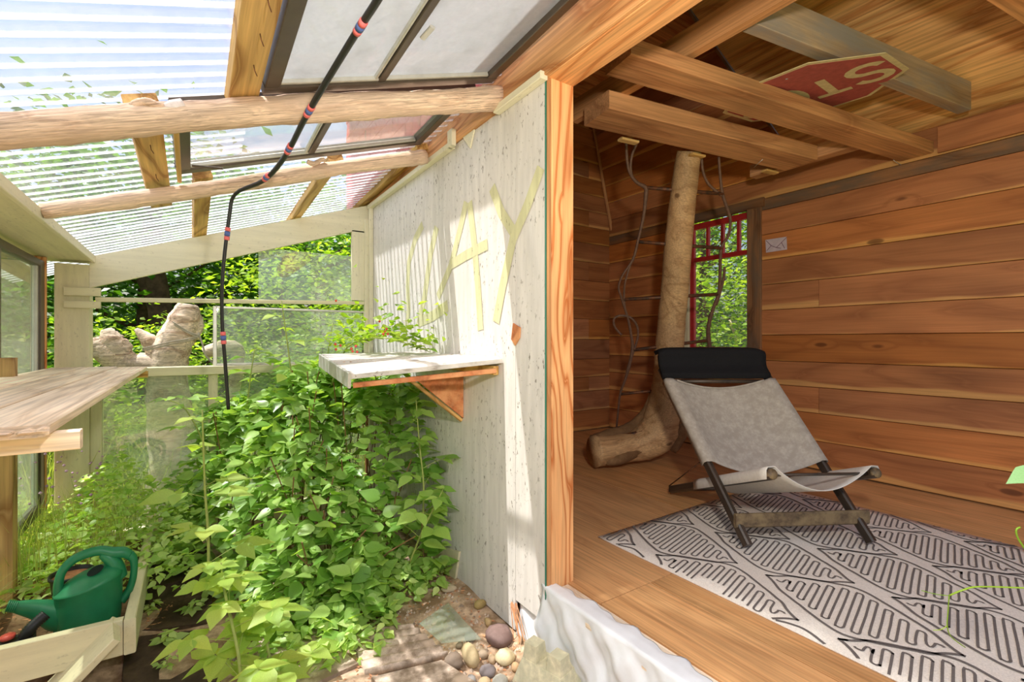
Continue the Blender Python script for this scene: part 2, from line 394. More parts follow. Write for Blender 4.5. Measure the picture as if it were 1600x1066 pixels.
# ================================================================ SETTING: cabin floor (plywood sheets and sill)
fl_ = thing('floor', 'plywood cabin floor with open joints and a worn sill board', kind=S)
cuts_y = [-1.6, 1.15, 3.6, 4.40]; cuts_x = [1.42, 1.735, 2.95, 4.46]
prism('plywood_sheet', [(1.42, 1.455, -.02), (1.42, 4.40, -.02), (2.64, 4.40, -.02), (2.64, 1.455, -.02)], .02, M_['ply_floor'], fl_, (0, 0, 1))
def sheet(x0, x1, y0, y1):
    beam('plywood_sheet', ((x0+x1)/2, y0, -.01), ((x0+x1)/2, y1, -.01), x1-x0-.006, .02, M_['ply_floor'], fl_, b=.001)
D.objects.remove(D.objects['plywood_sheet'])
sheet(1.42, 2.66, 1.453, 4.40); sheet(2.66, 4.46, 1.9, 4.40); sheet(2.66, 4.46, -1.6, 1.9)
sheet(1.42, 1.735, -1.6, 1.448); sheet(1.735, 2.66, -1.6, 1.448)
block('sill_board', (1.303, -1.6, -.045), (1.4185, 1.655, -.004), M_['bench'], fl_)
block('rim_joist', (1.34, -1.6, -.30), (1.40, 1.66, -.05), M_['cedar_dark'], fl_)
block('rim_joist', (1.34, 1.66, -.30), (1.40, 4.4, -.05), M_['cedar_dark'], fl_)

# ================================================================ SETTING: cabin window wall (right), boards one by one
wr = thing('wall_right', 'cedar plank wall of the cabin with the red window', loc=(XR, 1.5, 0), kind=S)
J = [.012, .25, .485, .705, .92, 1.155, 1.385, 1.62, 1.85, 2.085, 2.315, 2.42, 2.63]
WY0, WY1, WZ0, WZ1 = 2.52, 3.17, 1.00, 2.335
for i in range(len(J)-1):
    z0, z1 = J[i]+.002, J[i+1]-.002; m = M_['cedar_dark'] if i == 10 else M_['cedar']
    spans = [(-.6, YB)]
    if z1 > WZ0 and z0 < WZ1: spans = [(-.6, WY0-.02), (WY1+.02, YB)]
    if i in (6, 2): spans = [(-.6, 1.9)] + ([(1.903, WY0-.02), (WY1+.02, YB)] if i == 6 else [(1.903, YB)])
    for a, b in spans:
        beam('board', (XR+.011+random.uniform(0, .003), a, (z0+z1)/2), (XR+.011+random.uniform(0, .003), b, (z0+z1)/2), .022, z1-z0, m, wr, b=.004)
beam('sheathing', (XR+.05, -.6, 1.3), (XR+.05, WY0-.05, 1.3), .02, 2.7, M_['cedar_dark'], wr)
beam('sheathing', (XR+.05, WY1+.05, 1.3), (XR+.05, YB+.05, 1.3), .02, 2.7, M_['cedar_dark'], wr)
block('sheathing', (XR+.04, WY0-.05, 0), (XR+.06, WY1+.05, WZ0-.03), M_['cedar_dark'], wr)
block('sheathing', (XR+.04, WY0-.05, WZ1+.03), (XR+.06, WY1+.05, 2.65), M_['cedar_dark'], wr)
# window: casing, red sash, muntins, panes
w1 = thing('window_1', 'red painted window with four small panes over one large pane', loc=(XR, 2.85, WZ0), kind=S)
block('casing', (XR-.022, 2.385, .93), (XR+.03, WY0, WZ1+.01), M_['cedar_dark'], w1)
block('casing', (XR-.015, WY1, .93), (XR+.03, WY1+.09, WZ1+.01), M_['cream'], w1)
block('casing', (XR-.028, 2.36, WZ1+.01), (XR+.03, WY1+.12, WZ1+.095), M_['cedar_dark'], w1)
block('window_sill', (XR-.03, 2.385, WZ0-.035), (XR+.05, WY1+.09, WZ0-.005), M_['red_paint'], w1)
X0, X1 = XR+.015, XR+.055
block('sash', (X0, WY0, WZ0), (X1, WY0+.02, WZ1), M_['red_paint'], w1)
block('sash', (X0, WY1-.05, WZ0), (X1, WY1, WZ1), M_['red_paint'], w1)
block('sash', (X0, WY0+.02, WZ1-.06), (X1, WY1-.05, WZ1), M_['red_paint'], w1)
block('sash', (X0, WY0+.02, WZ0), (X1, WY1-.05, WZ0+.04), M_['red_paint'], w1)
TZ = 1.955
block('transom', (X0, WY0+.02, TZ-.022), (X1, WY1-.05, TZ+.022), M_['red_paint'], w1)
ys = [2.63, 2.80, 2.965]
for y in ys: block('muntin', (X0, y-.014, TZ+.022), (X1, y+.014, WZ1-.06), M_['red_paint'], w1)
e = [WY0+.02]+ys+[WY1-.05]
for a, b in zip(e[:-1], e[1:]): block('pane', (XR+.034, a, TZ+.02), (XR+.038, b, WZ1-.06), M_['glass'], w1, b=.0005)
block('pane', (XR+.034, WY0+.02, WZ0+.04), (XR+.038, WY1-.05, TZ-.02), M_['glass'], w1, b=.0005)

# ================================================================ SETTING: cabin far wall
wb = thing('wall_back', 'short cedar plank wall at the far end of the cabin', loc=(2.9, YB, 0), kind=S)
JB = [.012, .25, .485, .66, .88, 1.12, 1.37, 1.60, 1.84, 2.07, 2.30]+[2.30+.2*k for k in range(1, 9)]
for i in range(len(JB)-1):
    z0, z1 = JB[i]+.002, JB[i+1]-.002
    sp = [(1.46, 3.1), (3.103, XR+.01)] if i % 3 == 1 else [(1.46, 4.05), (4.053, XR+.01)] if i % 3 == 2 else [(1.46, XR+.01)]
    for a, b in sp: beam('board', (a, YB+.012, (z0+z1)/2), (b, YB+.012, (z0+z1)/2), .022, z1-z0, M_['cedar'], wb, b=.004)
block('sheathing', (1.32, YB+.03, -.3), (4.5, YB+.05, 3.95), M_['cedar_dark'], wb)
# leaning upper wall of the loft and its corner batten
wu = thing('wall_loft', 'leaning plank wall of the loft above the window wall', loc=(XR, 3.2, 2.64), kind=S)
LEAN = .26
lx = lambda z: XR+.012-LEAN*(z-2.63)
z = 2.635; k = 0
while z < 3.9:
    z2 = z+.20; zm = (z+z2-.004)/2
    for a, b in ([(2.02, YB)] if k % 2 else [(2.02, 3.3), (3.303, YB)]):
        beam('board', (lx(zm), a, zm), (lx(zm), b, zm), .02, .205, M_['cedar'], wu, up=(-LEAN, 0, 1), b=.004)
    z = z2; k += 1
beam('batten', (lx(2.45)-.03, YB-.03, 2.45), (lx(3.85)-.03, YB-.03, 3.85), .025, .03, M_['joist'], wu)

# ================================================================ SETTING: cabin ceiling, roof and loft joists
ce = thing('ceiling', 'sloping plywood ceiling of the cabin above rough loft joists', loc=(3, 1, 2.7), kind=S)
cz = lambda x: 2.645+.5*(XR-x)
for (y0, y1) in ((-.6, .62), (.624, 2.05)):
    for (x0, x1) in ((4.5, 3.45), (3.446, 2.4)):
        xm = (x0+x1)/2
        beam('plywood_sheet', (xm, y0, cz(xm)), (xm, y1, cz(xm)), abs(x1-x0)*1.118, .018, M_['ply_ceil'], ce, up=(.447, 0, .894), b=.001)
block('plywood_sheet', (1.3, -.6, 3.63), (2.42, 2.05, 3.65), M_['ply_ceil'], ce, b=.001)
block('loft_ceiling', (1.3, 2.05, 3.93), (4.6, 4.42, 3.95), M_['ply_ceil'], ce, b=.001)
prism('loft_gable', [(1.3, 2.07, 3.64), (2.42, 2.07, 3.64), (4.42, 2.07, 2.645), (4.08, 2.07, 3.94), (1.3, 2.07, 3.94)], .02, M_['cedar_dark'], ce, (0, 1, 0))
# header over the opening, beam beside it, joists (skewed, as in the picture)
beam('opening_header', (1.379, -1.2, 2.335), (1.379, 2.3, 2.335), .152, .135, M_['header'], ce)
beam('loft_beam', (2.112, -.6, 2.62), (2.112, 2.4, 2.62), .056, .14, M_['joist'], ce)
beam('loft_joist', (1.72, 1.64, 2.485), (4.40, 1.245, 2.485), .20, .085, M_['joist'], ce, b=.006)
beam('loft_joist', (2.02, 2.10, 2.50), (3.87, 1.80, 2.50), .26, .11, M_['joist'], ce, b=.006)
beam('loft_joist', (3.92, 1.40, 2.52), (3.92, 2.20, 2.52), .10, .10, M_['joist'], ce)
o = beam('loft_joist', (2.17, 1.24, 2.662), (4.12, .925, 2.662), .07, .18, M_['joist_grey'], ce)
o['label'] = 'grey weathered joist'
beam('loft_joist', (2.2, .62, 2.66), (4.08, .34, 2.66), .09, .18, M_['joist'], ce)
beam('shim', (2.35, 2.22, 2.436), (2.49, 2.20, 2.436), .05, .016, M_['treated'], ce)
beam('shim', (2.96, 2.12, 2.436), (3.08, 2.10, 2.436), .05, .016, M_['treated'], ce)
beam('shim', (3.72, 2.00, 2.436), (3.86, 1.98, 2.436), .05, .016, M_['treated'], ce)
block('wall_ledger', (XR-.03, -.6, 2.43), (XR, 1.12, 2.61), M_['cedar'], ce)
tube('bent_nail', [at(1178, 262, Z=2.44), at(1185, 255, Z=2.43), at(1192, 249, Z=2.445)], .0022, M_['alu_light'], ce, 6, 1)
tube('bent_nail', [at(1396, 250, Z=2.44), at(1401, 254, Z=2.425), at(1409, 258, Z=2.42)], .0028, M_['alu_light'], ce, 6, 3)

# exterior roof of the cabin: eave that throws the shade on the white wall
rf = thing('cabin_roof', 'plywood roof and eave of the cabin above the greenhouse', loc=(1, 2, 3.6), kind=S)
block('eave_board', (.63, -.9, 3.60), (1.30, 5.0, 3.625), M_['ply_ceil'], rf)
block('fascia', (.60, -.9, 3.57), (.63, 5.0, 3.68), M_['white_trim'], rf)
prism('roof_sheet', [(1.3, -.8, 3.97), (4.7, -.8, 3.97), (4.7, 4.6, 3.97), (1.3, 4.6, 3.97)], .03, M_['alu'], rf, (0, 0, 1))
# red shingled wall above the greenhouse roof
ws = thing('wall_upper', 'red shingled outer wall of the cabin seen through the greenhouse roof', loc=(XW, 2, 2.5), kind=S)
block('sheathing', (1.335, -.9, 2.42), (1.35, 5.0, 3.98), M_['cedar_dark'], ws)
row = 0; sh = None; zz = 2.44
while zz < 3.55:
    y = -.85+(.08 if row % 2 else 0)
    while y < 4.95:
        wd = random.uniform(.11, .19)
        if y > 1.2 and row < 4 or y > 2.2:
            o = beam('shingle', (1.322, y+wd/2, zz-.01), (1.330, y+wd/2, zz+.17), wd-.008, .010, M_['red_shake'], ws, up=(1, 0, 0), b=.001)
        y += wd
    zz += .15; row += 1
beam('board', (1.325, -.9, 3.03), (1.325, 2.2, 3.03), .02, 1.18, M_['red_shake'], ws)

# ================================================================ SETTING: white partition wall
wp = thing('wall_partition', 'white painted plywood wall between greenhouse and cabin with faded lettering', loc=(XW, 2.9, -.3), kind=S)
def panel(y0, y1, z0, z1, m=M_['white_ply'], x=XW):
    return mk('plywood_panel', *box_vf(.012, y1-y0, z1-z0, .0015), m, wp, M=Matrix.Translation((x+.006, (y0+y1)/2, (z0+z1)/2)))
panel(1.912, 3.325, -.305, 2.27); panel(3.328, 4.13, -.305, 2.27); panel(1.675, 1.909, -.155, 2.27)
block('stud', (1.316, 4.05, -.25), (1.455, 4.13, 2.4), M_['fir'], wp)
for y in (2.0, 2.6, 3.2, 3.8): block('stud', (1.318, y-.02, -.03), (1.45, y+.02, 2.27), M_['fir'], wp)
block('lining_panel', (1.455, 1.70, 0), (1.467, 4.34, 2.5), M_['cedar'], wp)
o = block('corner_post', (1.327, YP, -.04), (1.455, YP+.04, 2.27), M_['fir'], wp); o['label'] = 'bright fir post at the opening'
block('corner_post', (1.306, YP+.002, -.03), (1.326, YP+.04, 2.27), M_['joist'], wp)
block('green_strip', (1.2995, YP+.008, -.15), (1.3045, YP+.016, 2.27), plain('green_edge', srgb(40, 116, 92), .5), wp)
# fascia and trim along the top
block('fascia_board', (1.285, -1.2, 2.27), (1.3025, 4.14, 2.47), M_['header'], wp)
block('trim_strip', (1.262, 1.66, 2.250), (1.3025, 2.05, 2.285), M_['white_trim'], wp)
block('trim_strip', (1.262, 2.55, 2.245), (1.3025, 4.14, 2.280), M_['white_trim'], wp)
block('gusset', (1.255, 2.50, 2.245), (1.285, 2.56, 2.34), M_['white_trim'], wp)
block('corner_trim', (1.27, 4.09, -.3), (1.302, 4.13, 2.25), M_['white_trim'], wp)
block('corner_trim', (1.24, 4.13, .9), (1.302, 4.17, 2.15), M_['white_trim'], wp)
prism('access_flap', [at(u, v, X=XW-.002) for u, v in ((672, 845), (706, 858), (720, 862), (714, 905), (700, 895), (672, 872))], -.014, M_['cream'], wp, (1, 0, 0))
prism('torn_patch', [at(u, v, X=XW-.002) for u, v in ((716, 172), (745, 178), (742, 206), (736, 232), (724, 214), (712, 208))], -.008, M_['white_trim'], wp, (1, 0, 0))
prism('torn_patch', [at(u, v, X=XW-.002) for u, v in ((803, 505), (814, 512), (813, 528), (806, 540), (800, 530))], -.006, M_['osb'], wp, (1, 0, 0))
# faded painted letters
SK = [0]
def stroke(pts, hw, x=None, close=.0):
    SK[0] += 1; x = XW-.0010-.0003*SK[0]
    P = [at(u, v, X=x) for u, v in pts]; v = []; f = []
    for i, p in enumerate(P):
        t = (P[min(i+1, len(P)-1)]-P[max(i-1, 0)]).normalized(); n = Vector((0, t.z, -t.y))*hw
        v += [p+n, p-n]
        if i: f.append((2*i-2, 2*i-1, 2*i+1, 2*i))
    return v, f
def zc(l): return [(560+u*.413, 200+v*.413) for u, v in l]
for P_, hw in (([(243, 366), (215, 420), (190, 510), (186, 600), (190, 690), (182, 752)], .034),
               ([(296, 375), (272, 480), (250, 640), (226, 748)], .036), ([(226, 735), (280, 712), (338, 672)], .036),
               ([(408, 280), (385, 380), (350, 520), (300, 640)], .030), ([(420, 280), (436, 420), (452, 600), (462, 765)], .030), ([(345, 520), (410, 480), (488, 440)], .030),
               ([(505, 225), (540, 320), (590, 400)], .030), ([(690, 150), (640, 290), (585, 420), (545, 600), (520, 735)], .032)):
    mk('painted_letter_stroke', *stroke(zc(P_), hw), M_['letter'], wp)

# ================================================================ SETTING: greenhouse far wall
wf = thing('wall_far', 'open cream painted frame at the far end of the greenhouse', loc=(.3, YF, -.3), kind=S)
block('post', (-.73, YF, -.35), (-.56, YF+.14, 1.60), M_['cream'], wf)
block('post', (-.56, YF+.02, -.35), (-.50, YF+.10, .86), M_['cream'], wf)
prism('rafter', [(-.56, YF, 1.45), (1.15, YF, 2.04), (1.30, YF, 2.04), (1.30, YF, 2.29), (-.56, YF, 1.655)], .04, M_['white_trim'], wf, (0, 1, 0))
beam('rail', (-.53, YF+.012, 1.375), (1.25, YF+.012, 1.43), .035, .030, M_['cream'], wf)
beam('cleat', (-.68, YF-.02, 1.418), (-.50, YF-.02, 1.422), .03, .055, M_['cream'], wf)
beam('cleat', (-.68, YF-.02, 1.335), (-.50, YF-.02, 1.337), .03, .045, M_['cream'], wf)
block('sill', (-.56, YF-.03, .855), (1.27, YF+.12, .915), M_['cream'], wf)
block('side_board', (1.135, YF, 1.45), (1.27, YF+.03, 2.05), M_['white_trim'], wf)
block('bottom_plate', (-.56, YF, -.36), (1.27, YF+.10, -.20), M_['cream'], wf)
block('mullion', (.10, YF+.01, -.20), (.16, YF+.07, .855), M_['cream'], wf)
block('mullion', (.70, YF+.01, -.20), (.75, YF+.07, .855), M_['cream'], wf)
# glazing
block('pane', (.43, YF+.035, 1.405), (1.14, YF+.039, 1.83), M_['glass_dusty'], wf, b=.0005)
w2 = thing('window_2', 'low dusty glass panes under the sill', loc=(.3, YF, -.2), kind=S)
for a, b in ((-.50, .10), (.16, .70), (.75, 1.25)): block('pane', (a, YF+.04, -.19), (b, YF+.044, .855), M_['glass_dusty'], w2, b=.0005)
w3 = thing('window_3', 'white framed glass window standing on the sill', loc=(.7, YF, .92), kind=S)
block('pane', (.155, YF+.05, .93), (1.24, YF+.054, 1.345), M_['glass_dusty'], w3, b=.0005)
block('frame', (.13, YF+.04, .915), (.155, YF+.065, 1.36), M_['alu_light'], w3)
block('frame', (.155, YF+.04, 1.345), (1.25, YF+.065, 1.362), M_['alu_light'], w3)
block('frame', (.155, YF+.04, .915), (1.25, YF+.065, .932), M_['alu_light'], w3)

# ================================================================ SETTING: greenhouse left wall
wl = thing('wall_left', 'left side of the greenhouse with cream head board and tall sliding glass', loc=(-.76, 2.5, -.3), kind=S)
block('head_board', (-.90, -.6, 1.625), (-.55, YF+.14, 1.655), M_['cream'], wl)
block('edge_strip', (-.55, -.6, 1.615), (-.53, YF, 1.665), M_['white_trim'], wl)
block('support_post', (-.84, 3.17, -.35), (-.70, 3.25, 1.02), M_['treated'], wl)
block('support_post', (-.86, 1.0, -.35), (-.76, 1.1, 1.62), M_['cream'], wl)
w4 = thing('window_4', 'tall bronze framed sliding glass door panel at the left', loc=(-.78, 3.6, .1), kind=S)
def fr(y0, y1, z0, z1, m=M_['alu'], x0=-.80, x1=-.755): block('frame', (x0, y0, z0), (x1, y1, z1), m, w4)
fr(3.96, 4.05, .1, 1.59); fr(3.20, 3.245, .1, 1.59); fr(2.2, 3.96, 1.55, 1.59); fr(2.2, 3.96, .06, .12); fr(3.93, 3.96, .12, 1.55, M_['alu_light'], -.79, -.765); fr(2.2, 2.25, .1, 1.55)
block('wood_edge', (-.82, 4.05, .05), (-.75, 4.085, 1.62), M_['fir'], w4)
block('pane', (-.780, 3.245, .12), (-.776, 3.93, 1.55), M_['glass_dusty'], w4, b=.0005)
block('pane', (-.780, 2.25, .12), (-.776, 3.20, 1.55), M_['glass_dusty'], w4, b=.0005)

# ================================================================ SETTING: greenhouse roof
gr = thing('greenhouse_roof', 'clear corrugated roof on treated purlins', loc=(.3, 2, 2.0), kind=S)
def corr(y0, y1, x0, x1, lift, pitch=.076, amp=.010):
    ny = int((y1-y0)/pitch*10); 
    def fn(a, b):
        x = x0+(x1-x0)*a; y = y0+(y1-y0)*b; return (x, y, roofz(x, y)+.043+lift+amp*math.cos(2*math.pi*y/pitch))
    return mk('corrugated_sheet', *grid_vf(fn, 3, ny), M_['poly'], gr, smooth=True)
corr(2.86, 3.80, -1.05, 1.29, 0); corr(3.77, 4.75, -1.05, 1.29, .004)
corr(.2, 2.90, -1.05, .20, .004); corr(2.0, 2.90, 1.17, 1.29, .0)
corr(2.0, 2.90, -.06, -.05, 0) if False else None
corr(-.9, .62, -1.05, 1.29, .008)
def purlin(x, y0, y1, wd=.09, h=.04, m='treated'):
    return beam('purlin', (x, y0, roofz(x, y0)+h/2), (x, y1, roofz(x, y1)+h/2), wd, h, M_[m], gr, up=(-.326, 0, .945))
purlin(.155, -.6, 2.12, .105); purlin(-.145, 2.05, 3.30, .10); purlin(.045, 2.90, 4.72, .085); purlin(.70, 2.90, 4.72, .085); purlin(1.245, 2.90, 4.72, .08); purlin(-.92, -.6, 4.7, .09)
def nail(x, y):
    z = roofz(x, y); tube('bent_nail', [(x, y, z+.004), (x+.004, y-.002, z-.02), (x+.012, y+.01, z-.03)], .0018, M_['steel'], gr, 5, 1)
for y in (1.45, 1.62, 1.80): nail(.17, y)
for y in (2.4, 2.75, 3.1): nail(-.14, y)
log('log_rafter', (-1.0, 2.045, 1.53), (XW-.01, 2.05, 2.345), .050, .055, M_['bark_log'], gr, 3)
log('log_rafter', (-.535, 2.825, 1.664), (1.24, 2.825, 2.268), .036, .044, M_['bark_log'], gr, 5)
# skylights laid in the roof
def skylight(n, label, x0, x1, y0, y1, mulls, pm, thick=.045):
    o = thing('window_%d' % n, label, loc=((x0+x1)/2, (y0+y1)/2, roofz((x0+x1)/2, (y0+y1)/2)), kind=S)
    R = lambda x, y, dz=0: Vector((x, y, roofz(x, y)+dz))
    up = (-.326, 0, .945); wd = .055; dz = .022
    beam('frame', R(x0, y1-wd/2, dz), R(x1, y1-wd/2, dz), wd, thick, M_['alu'], o, up=up)
    beam('frame', R(x0, y0+wd/2, dz), R(x1, y0+wd/2, dz), wd, thick, M_['alu'], o, up=up)
    beam('frame', R(x0+wd/2, y0+wd, dz), R(x0+wd/2, y1-wd, dz), wd, thick, M_['alu'], o, up=up)
    beam('frame', R(x1-wd/2, y0+wd, dz), R(x1-wd/2, y1-wd, dz), wd, thick, M_['alu'], o, up=up)
    for d_ in (y0+wd+.008, y1-wd-.008):
        beam('inner_frame', R(x0+wd, d_, dz-.006), R(x1-wd, d_, dz-.006), .016, .02, M_['alu_light'], o, up=up)
    ms = [x0+wd]+mulls+[x1-wd]
    for m in mulls:
        beam('mullion', R(m, y0+wd, dz), R(m, y1-wd, dz), .035, .035, M_['alu'], o, up=up)
        beam('inner_frame', R(m-.025, y0+wd, dz-.004), R(m-.025, y1-wd, dz-.004), .012, .02, M_['alu_light'], o, up=up)
    for a, b in zip(ms[:-1], ms[1:]):
        prism('pane', [R(a, y0+wd, dz), R(b, y0+wd, dz), R(b, y1-wd, dz), R(a, y1-wd, dz)], .004, pm, o, (-.326, 0, .945))
    return o
sk1 = skylight(5, 'large hazy skylight in a bronze frame nearest the camera',   .215, 1.225, .55, 2.02, [.655], M_['glass_film'])
beam('latch', at(660, 60, Z=roofz(.66, 1.55)-.005), at(676, 42, Z=roofz(.68, 1.5)-.005), .02, .012, M_['alu_light'], sk1)
sk2 = skylight(6, 'long bronze framed skylight between the two log rafters', -.065, 1.18, 2.085, 2.80, [.53], M_['glass'])
beam('crank_handle', (-.0, 2.62, 1.90), (.12, 2.60, 1.905), .012, .010, M_['alu'], sk2)
beam('side_jamb', (-.05, 2.15, roofz(-.05, 2.3)-.02), (-.05, 2.8, roofz(-.05, 2.8)-.02), .018, .04, M_['treated'], sk2)

# ================================================================ THINGS: cabin
# ---- rug with its woven line pattern
rg = thing('area_rug', 'cream rug with a grey leaf and squiggle pattern on the cabin floor', 'rug', loc=(2.77, .6, 0))
RX0, RX1, RY0, RY1 = 1.885, 3.65, -.75, 1.945
gv = grid_vf(lambda a, b: (RX0+(RX1-RX0)*a, RY0+(RY1-RY0)*b, .004+.0015*math.sin(a*9)*math.sin(b*11)), 20, 30)
solidify(mk('rug_field', *gv, M_['rug'], rg, smooth=True), .006, 0)
def ribbon(pts, hw, z=.0095):
    v = []; f = []
    for i, p in enumerate(pts):
        a = pts[max(i-1, 0)]; b = pts[min(i+1, len(pts)-1)]; t = Vector((b[0]-a[0], b[1]-a[1])); t = t.normalized() if t.length > 1e-6 else Vector((1, 0))
        v += [(p[0]-t.y*hw, p[1]+t.x*hw, z), (p[0]+t.y*hw, p[1]-t.x*hw, z)]
        if i: f.append((2*i-2, 2*i-1, 2*i+1, 2*i))
    return v, f
def clip(pts):
    runs = []; cur = []
    for p in pts:
        if RX0+.006 < p[0] < RX1-.006 and RY0+.006 < p[1] < RY1-.006: cur.append(p)
        else:
            if len(cur) > 1: runs.append(cur)
            cur = []
    if len(cur) > 1: runs.append(cur)
    return runs
rsd = random.Random(4); parts = []
def sp2(pts, n=5): return [(q.x, q.y) for q in smooth_path([(a, b, 0) for a, b in pts], n)]
def leafw(t):   # half-width of a leaf at t in [-1, 1] (tip to tip): lozenge with rounded sides
    y = math.sqrt((t*.342)**2+.05**2)-.012
    return max(0, (.2545*(1-y/.414)-.020))*min(1, max(0, 1-abs(t))*4.2)**.8
for col in range(-1, 9):
    cx = 1.967+.2545*col; ph = 1.268 if col % 2 == 0 else .843
    for row in range(-4, 4):
        cy = ph+.828*row
        if cy > 2.5 or cy < -1.2: continue
        hl = .342; skew = .05
        side = []
        N_ = 26
        for sgn in (1, -1):
            pts = []
            for i in range(N_+1):
                t = -1+2*i/N_; wv = leafw(t)
                pts.append((cx+sgn*wv+skew*(wv/.212)*(-1 if sgn > 0 else 1)*0+rsd.uniform(-.0015, .0015), cy-t*hl+sgn*skew*(wv/.212)))
            side.append(pts)
        outline = side[0]+list(reversed(side[1]))+side[0][:2]
        for r_ in clip(sp2(outline, 3)): parts.append(ribbon(r_, .0062))
        # outer parallel line: the gap between neighbours is drawn as a second line
        out2 = []
        # serpentine
        serp = []; n = 22; step = 1.74*hl*.94/(n-1)
        for i in range(n):
            t = -.87+1.74*i/(n-1); wv = max(.008, leafw(t)-.036); y = cy-t*hl*.94; s = 1 if i % 2 else -1; sk = skew*(wv/.212); q = step/2; e_ = min(q, wv)
            w2_ = max(wv-e_, 0); yo = lambda xx: sk*xx/max(wv, 1e-4)
            pts_ = [(-s*w2_*.9, q), (0, q), (s*w2_, q), (s*(w2_+e_*.85), q*.6), (s*(w2_+e_), 0), (s*(w2_+e_*.85), -q*.6), (s*w2_, -q)]
            if w2_ < .02: pts_ = [(s*e_*.3, q), (s*wv, q*.5), (s*wv, -q*.5), (s*e_*.3, -q)]
            serp += [(cx+a_, y+b_+yo(a_)+rsd.uniform(-.0012, .0012)) for a_, b_ in pts_]
        for r_ in clip(sp2(serp, 2)): parts.append(ribbon(r_, .0043))
v, f = join_vf(parts)
tag(mk('woven_pattern', v, f, M_['rug_line'], rg), kind='stuff')

# ---- sling chair
ch = thing('sling_chair', 'low black wooden sling chair with grey canvas seat and black headrest', 'chair', loc=(2.85, 1.5, 0))
F1, F2 = Vector((2.40, 1.375, .035)), Vector((2.985, 1.035, .035))
T1, T2 = at(1043, 596, d=3.17), at(1203, 596, d=3.16)
B1, B2 = Vector((2.79, 2.20, .045)), Vector((3.34, 1.88, .045))
S1, S2 = at(1207, 741, d=2.315), at(1370, 739, d=2.50)
def rail(p, q, w_=.050, t_=.038, n=None):
    return beam('rail', p, q, t_, w_, M_['dark_wood'], ch, up=(0, -.4, .8), b=.008)
rail(F1, T1+(T1-F1)*.10); rail(F2, T2+(T2-F2)*.10); 
off = (B2-B1).normalized()*.04
rail(B1+off, S1); rail(B2-off, S2)
st = beam('stretcher', F1.lerp(T1, .135)+Vector((-.03, -.02, .0)), F2.lerp(T2, .135)+Vector((.045, -.045, .0)), .028, .075, M_['stretch_wood'], ch, up=(0, 0, 1), b=.012); st['label'] = 'worn flat front stretcher board'
tube('cross_rod', [T1, T2], .013, M_['dark_wood'], ch, 8, 1)
tube('cross_rod', [B1+off, B2-off], .013, M_['dark_wood'], ch, 8, 1)
tube('cross_rod', [S1+(B1-S1)*.04, S2+(B2-S2)*.04], .008, M_['dark_wood'], ch, 8, 1)
for a, b in ((F1.lerp(T1, .47), B1+Vector((.01, -.02, .03))), (F2.lerp(T2, .47), B2+Vector((.0, -.02, .03)))):
    tube('brace_wire', [a, b], .004, M_['steel'], ch, 6, 1)
# back sling
bl0, bl1 = F1.lerp(T1, .435), F2.lerp(T2, .435)
nrm = (T2-T1).cross(T1-F1).normalized()
if nrm.y > 0: nrm = -nrm      # towards the camera
axr = (T1-F1).normalized(); hw_ = (T2-T1).normalized()
nr = (nrm-axr*nrm.dot(axr)).normalized()
def across(n):      # stations across the cloth: round one rail, over, down into the sag, and round the other
    e_ = [(0, -.027, -.026), (0, -.029, .018), (0, -.020, .034), (0, .012, .036)]
    return e_+[(k_/n, 0, .036) for k_ in range(1, n)]+[(1, -u_, v_) for _, u_, v_ in reversed(e_)]
CS = across(26); NC = len(CS)-1
def back(a, b):
    t, u_, v_ = CS[int(round(a*NC))]
    q = min(max((t-.04)/.92, 0), 1)
    base = (bl0.lerp(T1, b)).lerp(bl1.lerp(T2, b), t)
    sag = .105*math.sin(math.pi*q)**.8*(.35+.65*math.sin(math.pi*min(1, .18+.62*(1-b))))
    dn = -.05*math.sin(math.pi*t)*(1-b)**3-.03*math.sin(math.pi*t)*b**4
    return base+nr*(v_-sag)+hw_*u_+axr*dn
solidify(mk('back_sling', *grid_vf(back, NC, 24), M_['canvas'], ch, smooth=True), .003)
tube('sling_hem', [back(x/12, 1.0)+nr*.001 for x in range(2, 11)], .006, M_['canvas'], ch, 6, 2)
# seat sling: between the seat rails
r0a, r0b = B1+off, B2-off
def seat(a, b):
    t, u_, v_ = CS[int(round(a*NC))]
    q = min(max((t-.04)/.92, 0), 1)
    s0 = r0a.lerp(S1, .34+.65*b); s1 = r0b.lerp(S2, .34+.65*b); dr = (s1-s0).normalized()
    sag = .125*math.sin(math.pi*q)**.85*(1-.25*(1-b))
    return s0.lerp(s1, t)+Vector((0, 0, v_+.002-sag))+dr*u_
solidify(mk('seat_sling', *grid_vf(seat, NC, 12), M_['canvas_white'], ch, smooth=True), .004)
for p, q in ((S1, B1), (S2, B2)):
    d_ = (q-p).normalized(); tube('rail_cap', [p-d_*.004, p+d_*.02], .026, M_['stretch_wood'], ch, 10, 1)
# headrest: a stiff black curved band slung over the top of the back
hu = (T2-T1).normalized(); ax = (T1-F1).normalized()
hp = [(.030, .00), (.045, .03), (.030, .065), (.020, .10), (.030, .14), (.045, .175), (.035, .205), (-.01, .225), (-.06, .232)]
H0, H1 = T1-hu*.035+Vector((0, 0, .015)), T2+hu*.0+Vector((0, 0, .015))
up_ = (ax*.55+Vector((0, 0, .75))).normalized(); nn = hu.cross(up_).normalized()
if nn.y > 0: nn = -nn
prof = smooth_path([(a, b, 0) for a, b in hp], 4)
def head(a, b):
    q = prof[int(round(b*(len(prof)-1)))]; rounding = .02*(abs(2*a-1)**10)
    return H0.lerp(H1, a)+nn*(q.x-.02+.035*(1-(2*a-1)**2)*0)+up_*(q.y*(1.02)-rounding*(q.y/.2))
solidify(mk('headrest', *grid_vf(head, 20, len(prof)-1), M_['black_cloth'], ch, smooth=True), .028, -1)

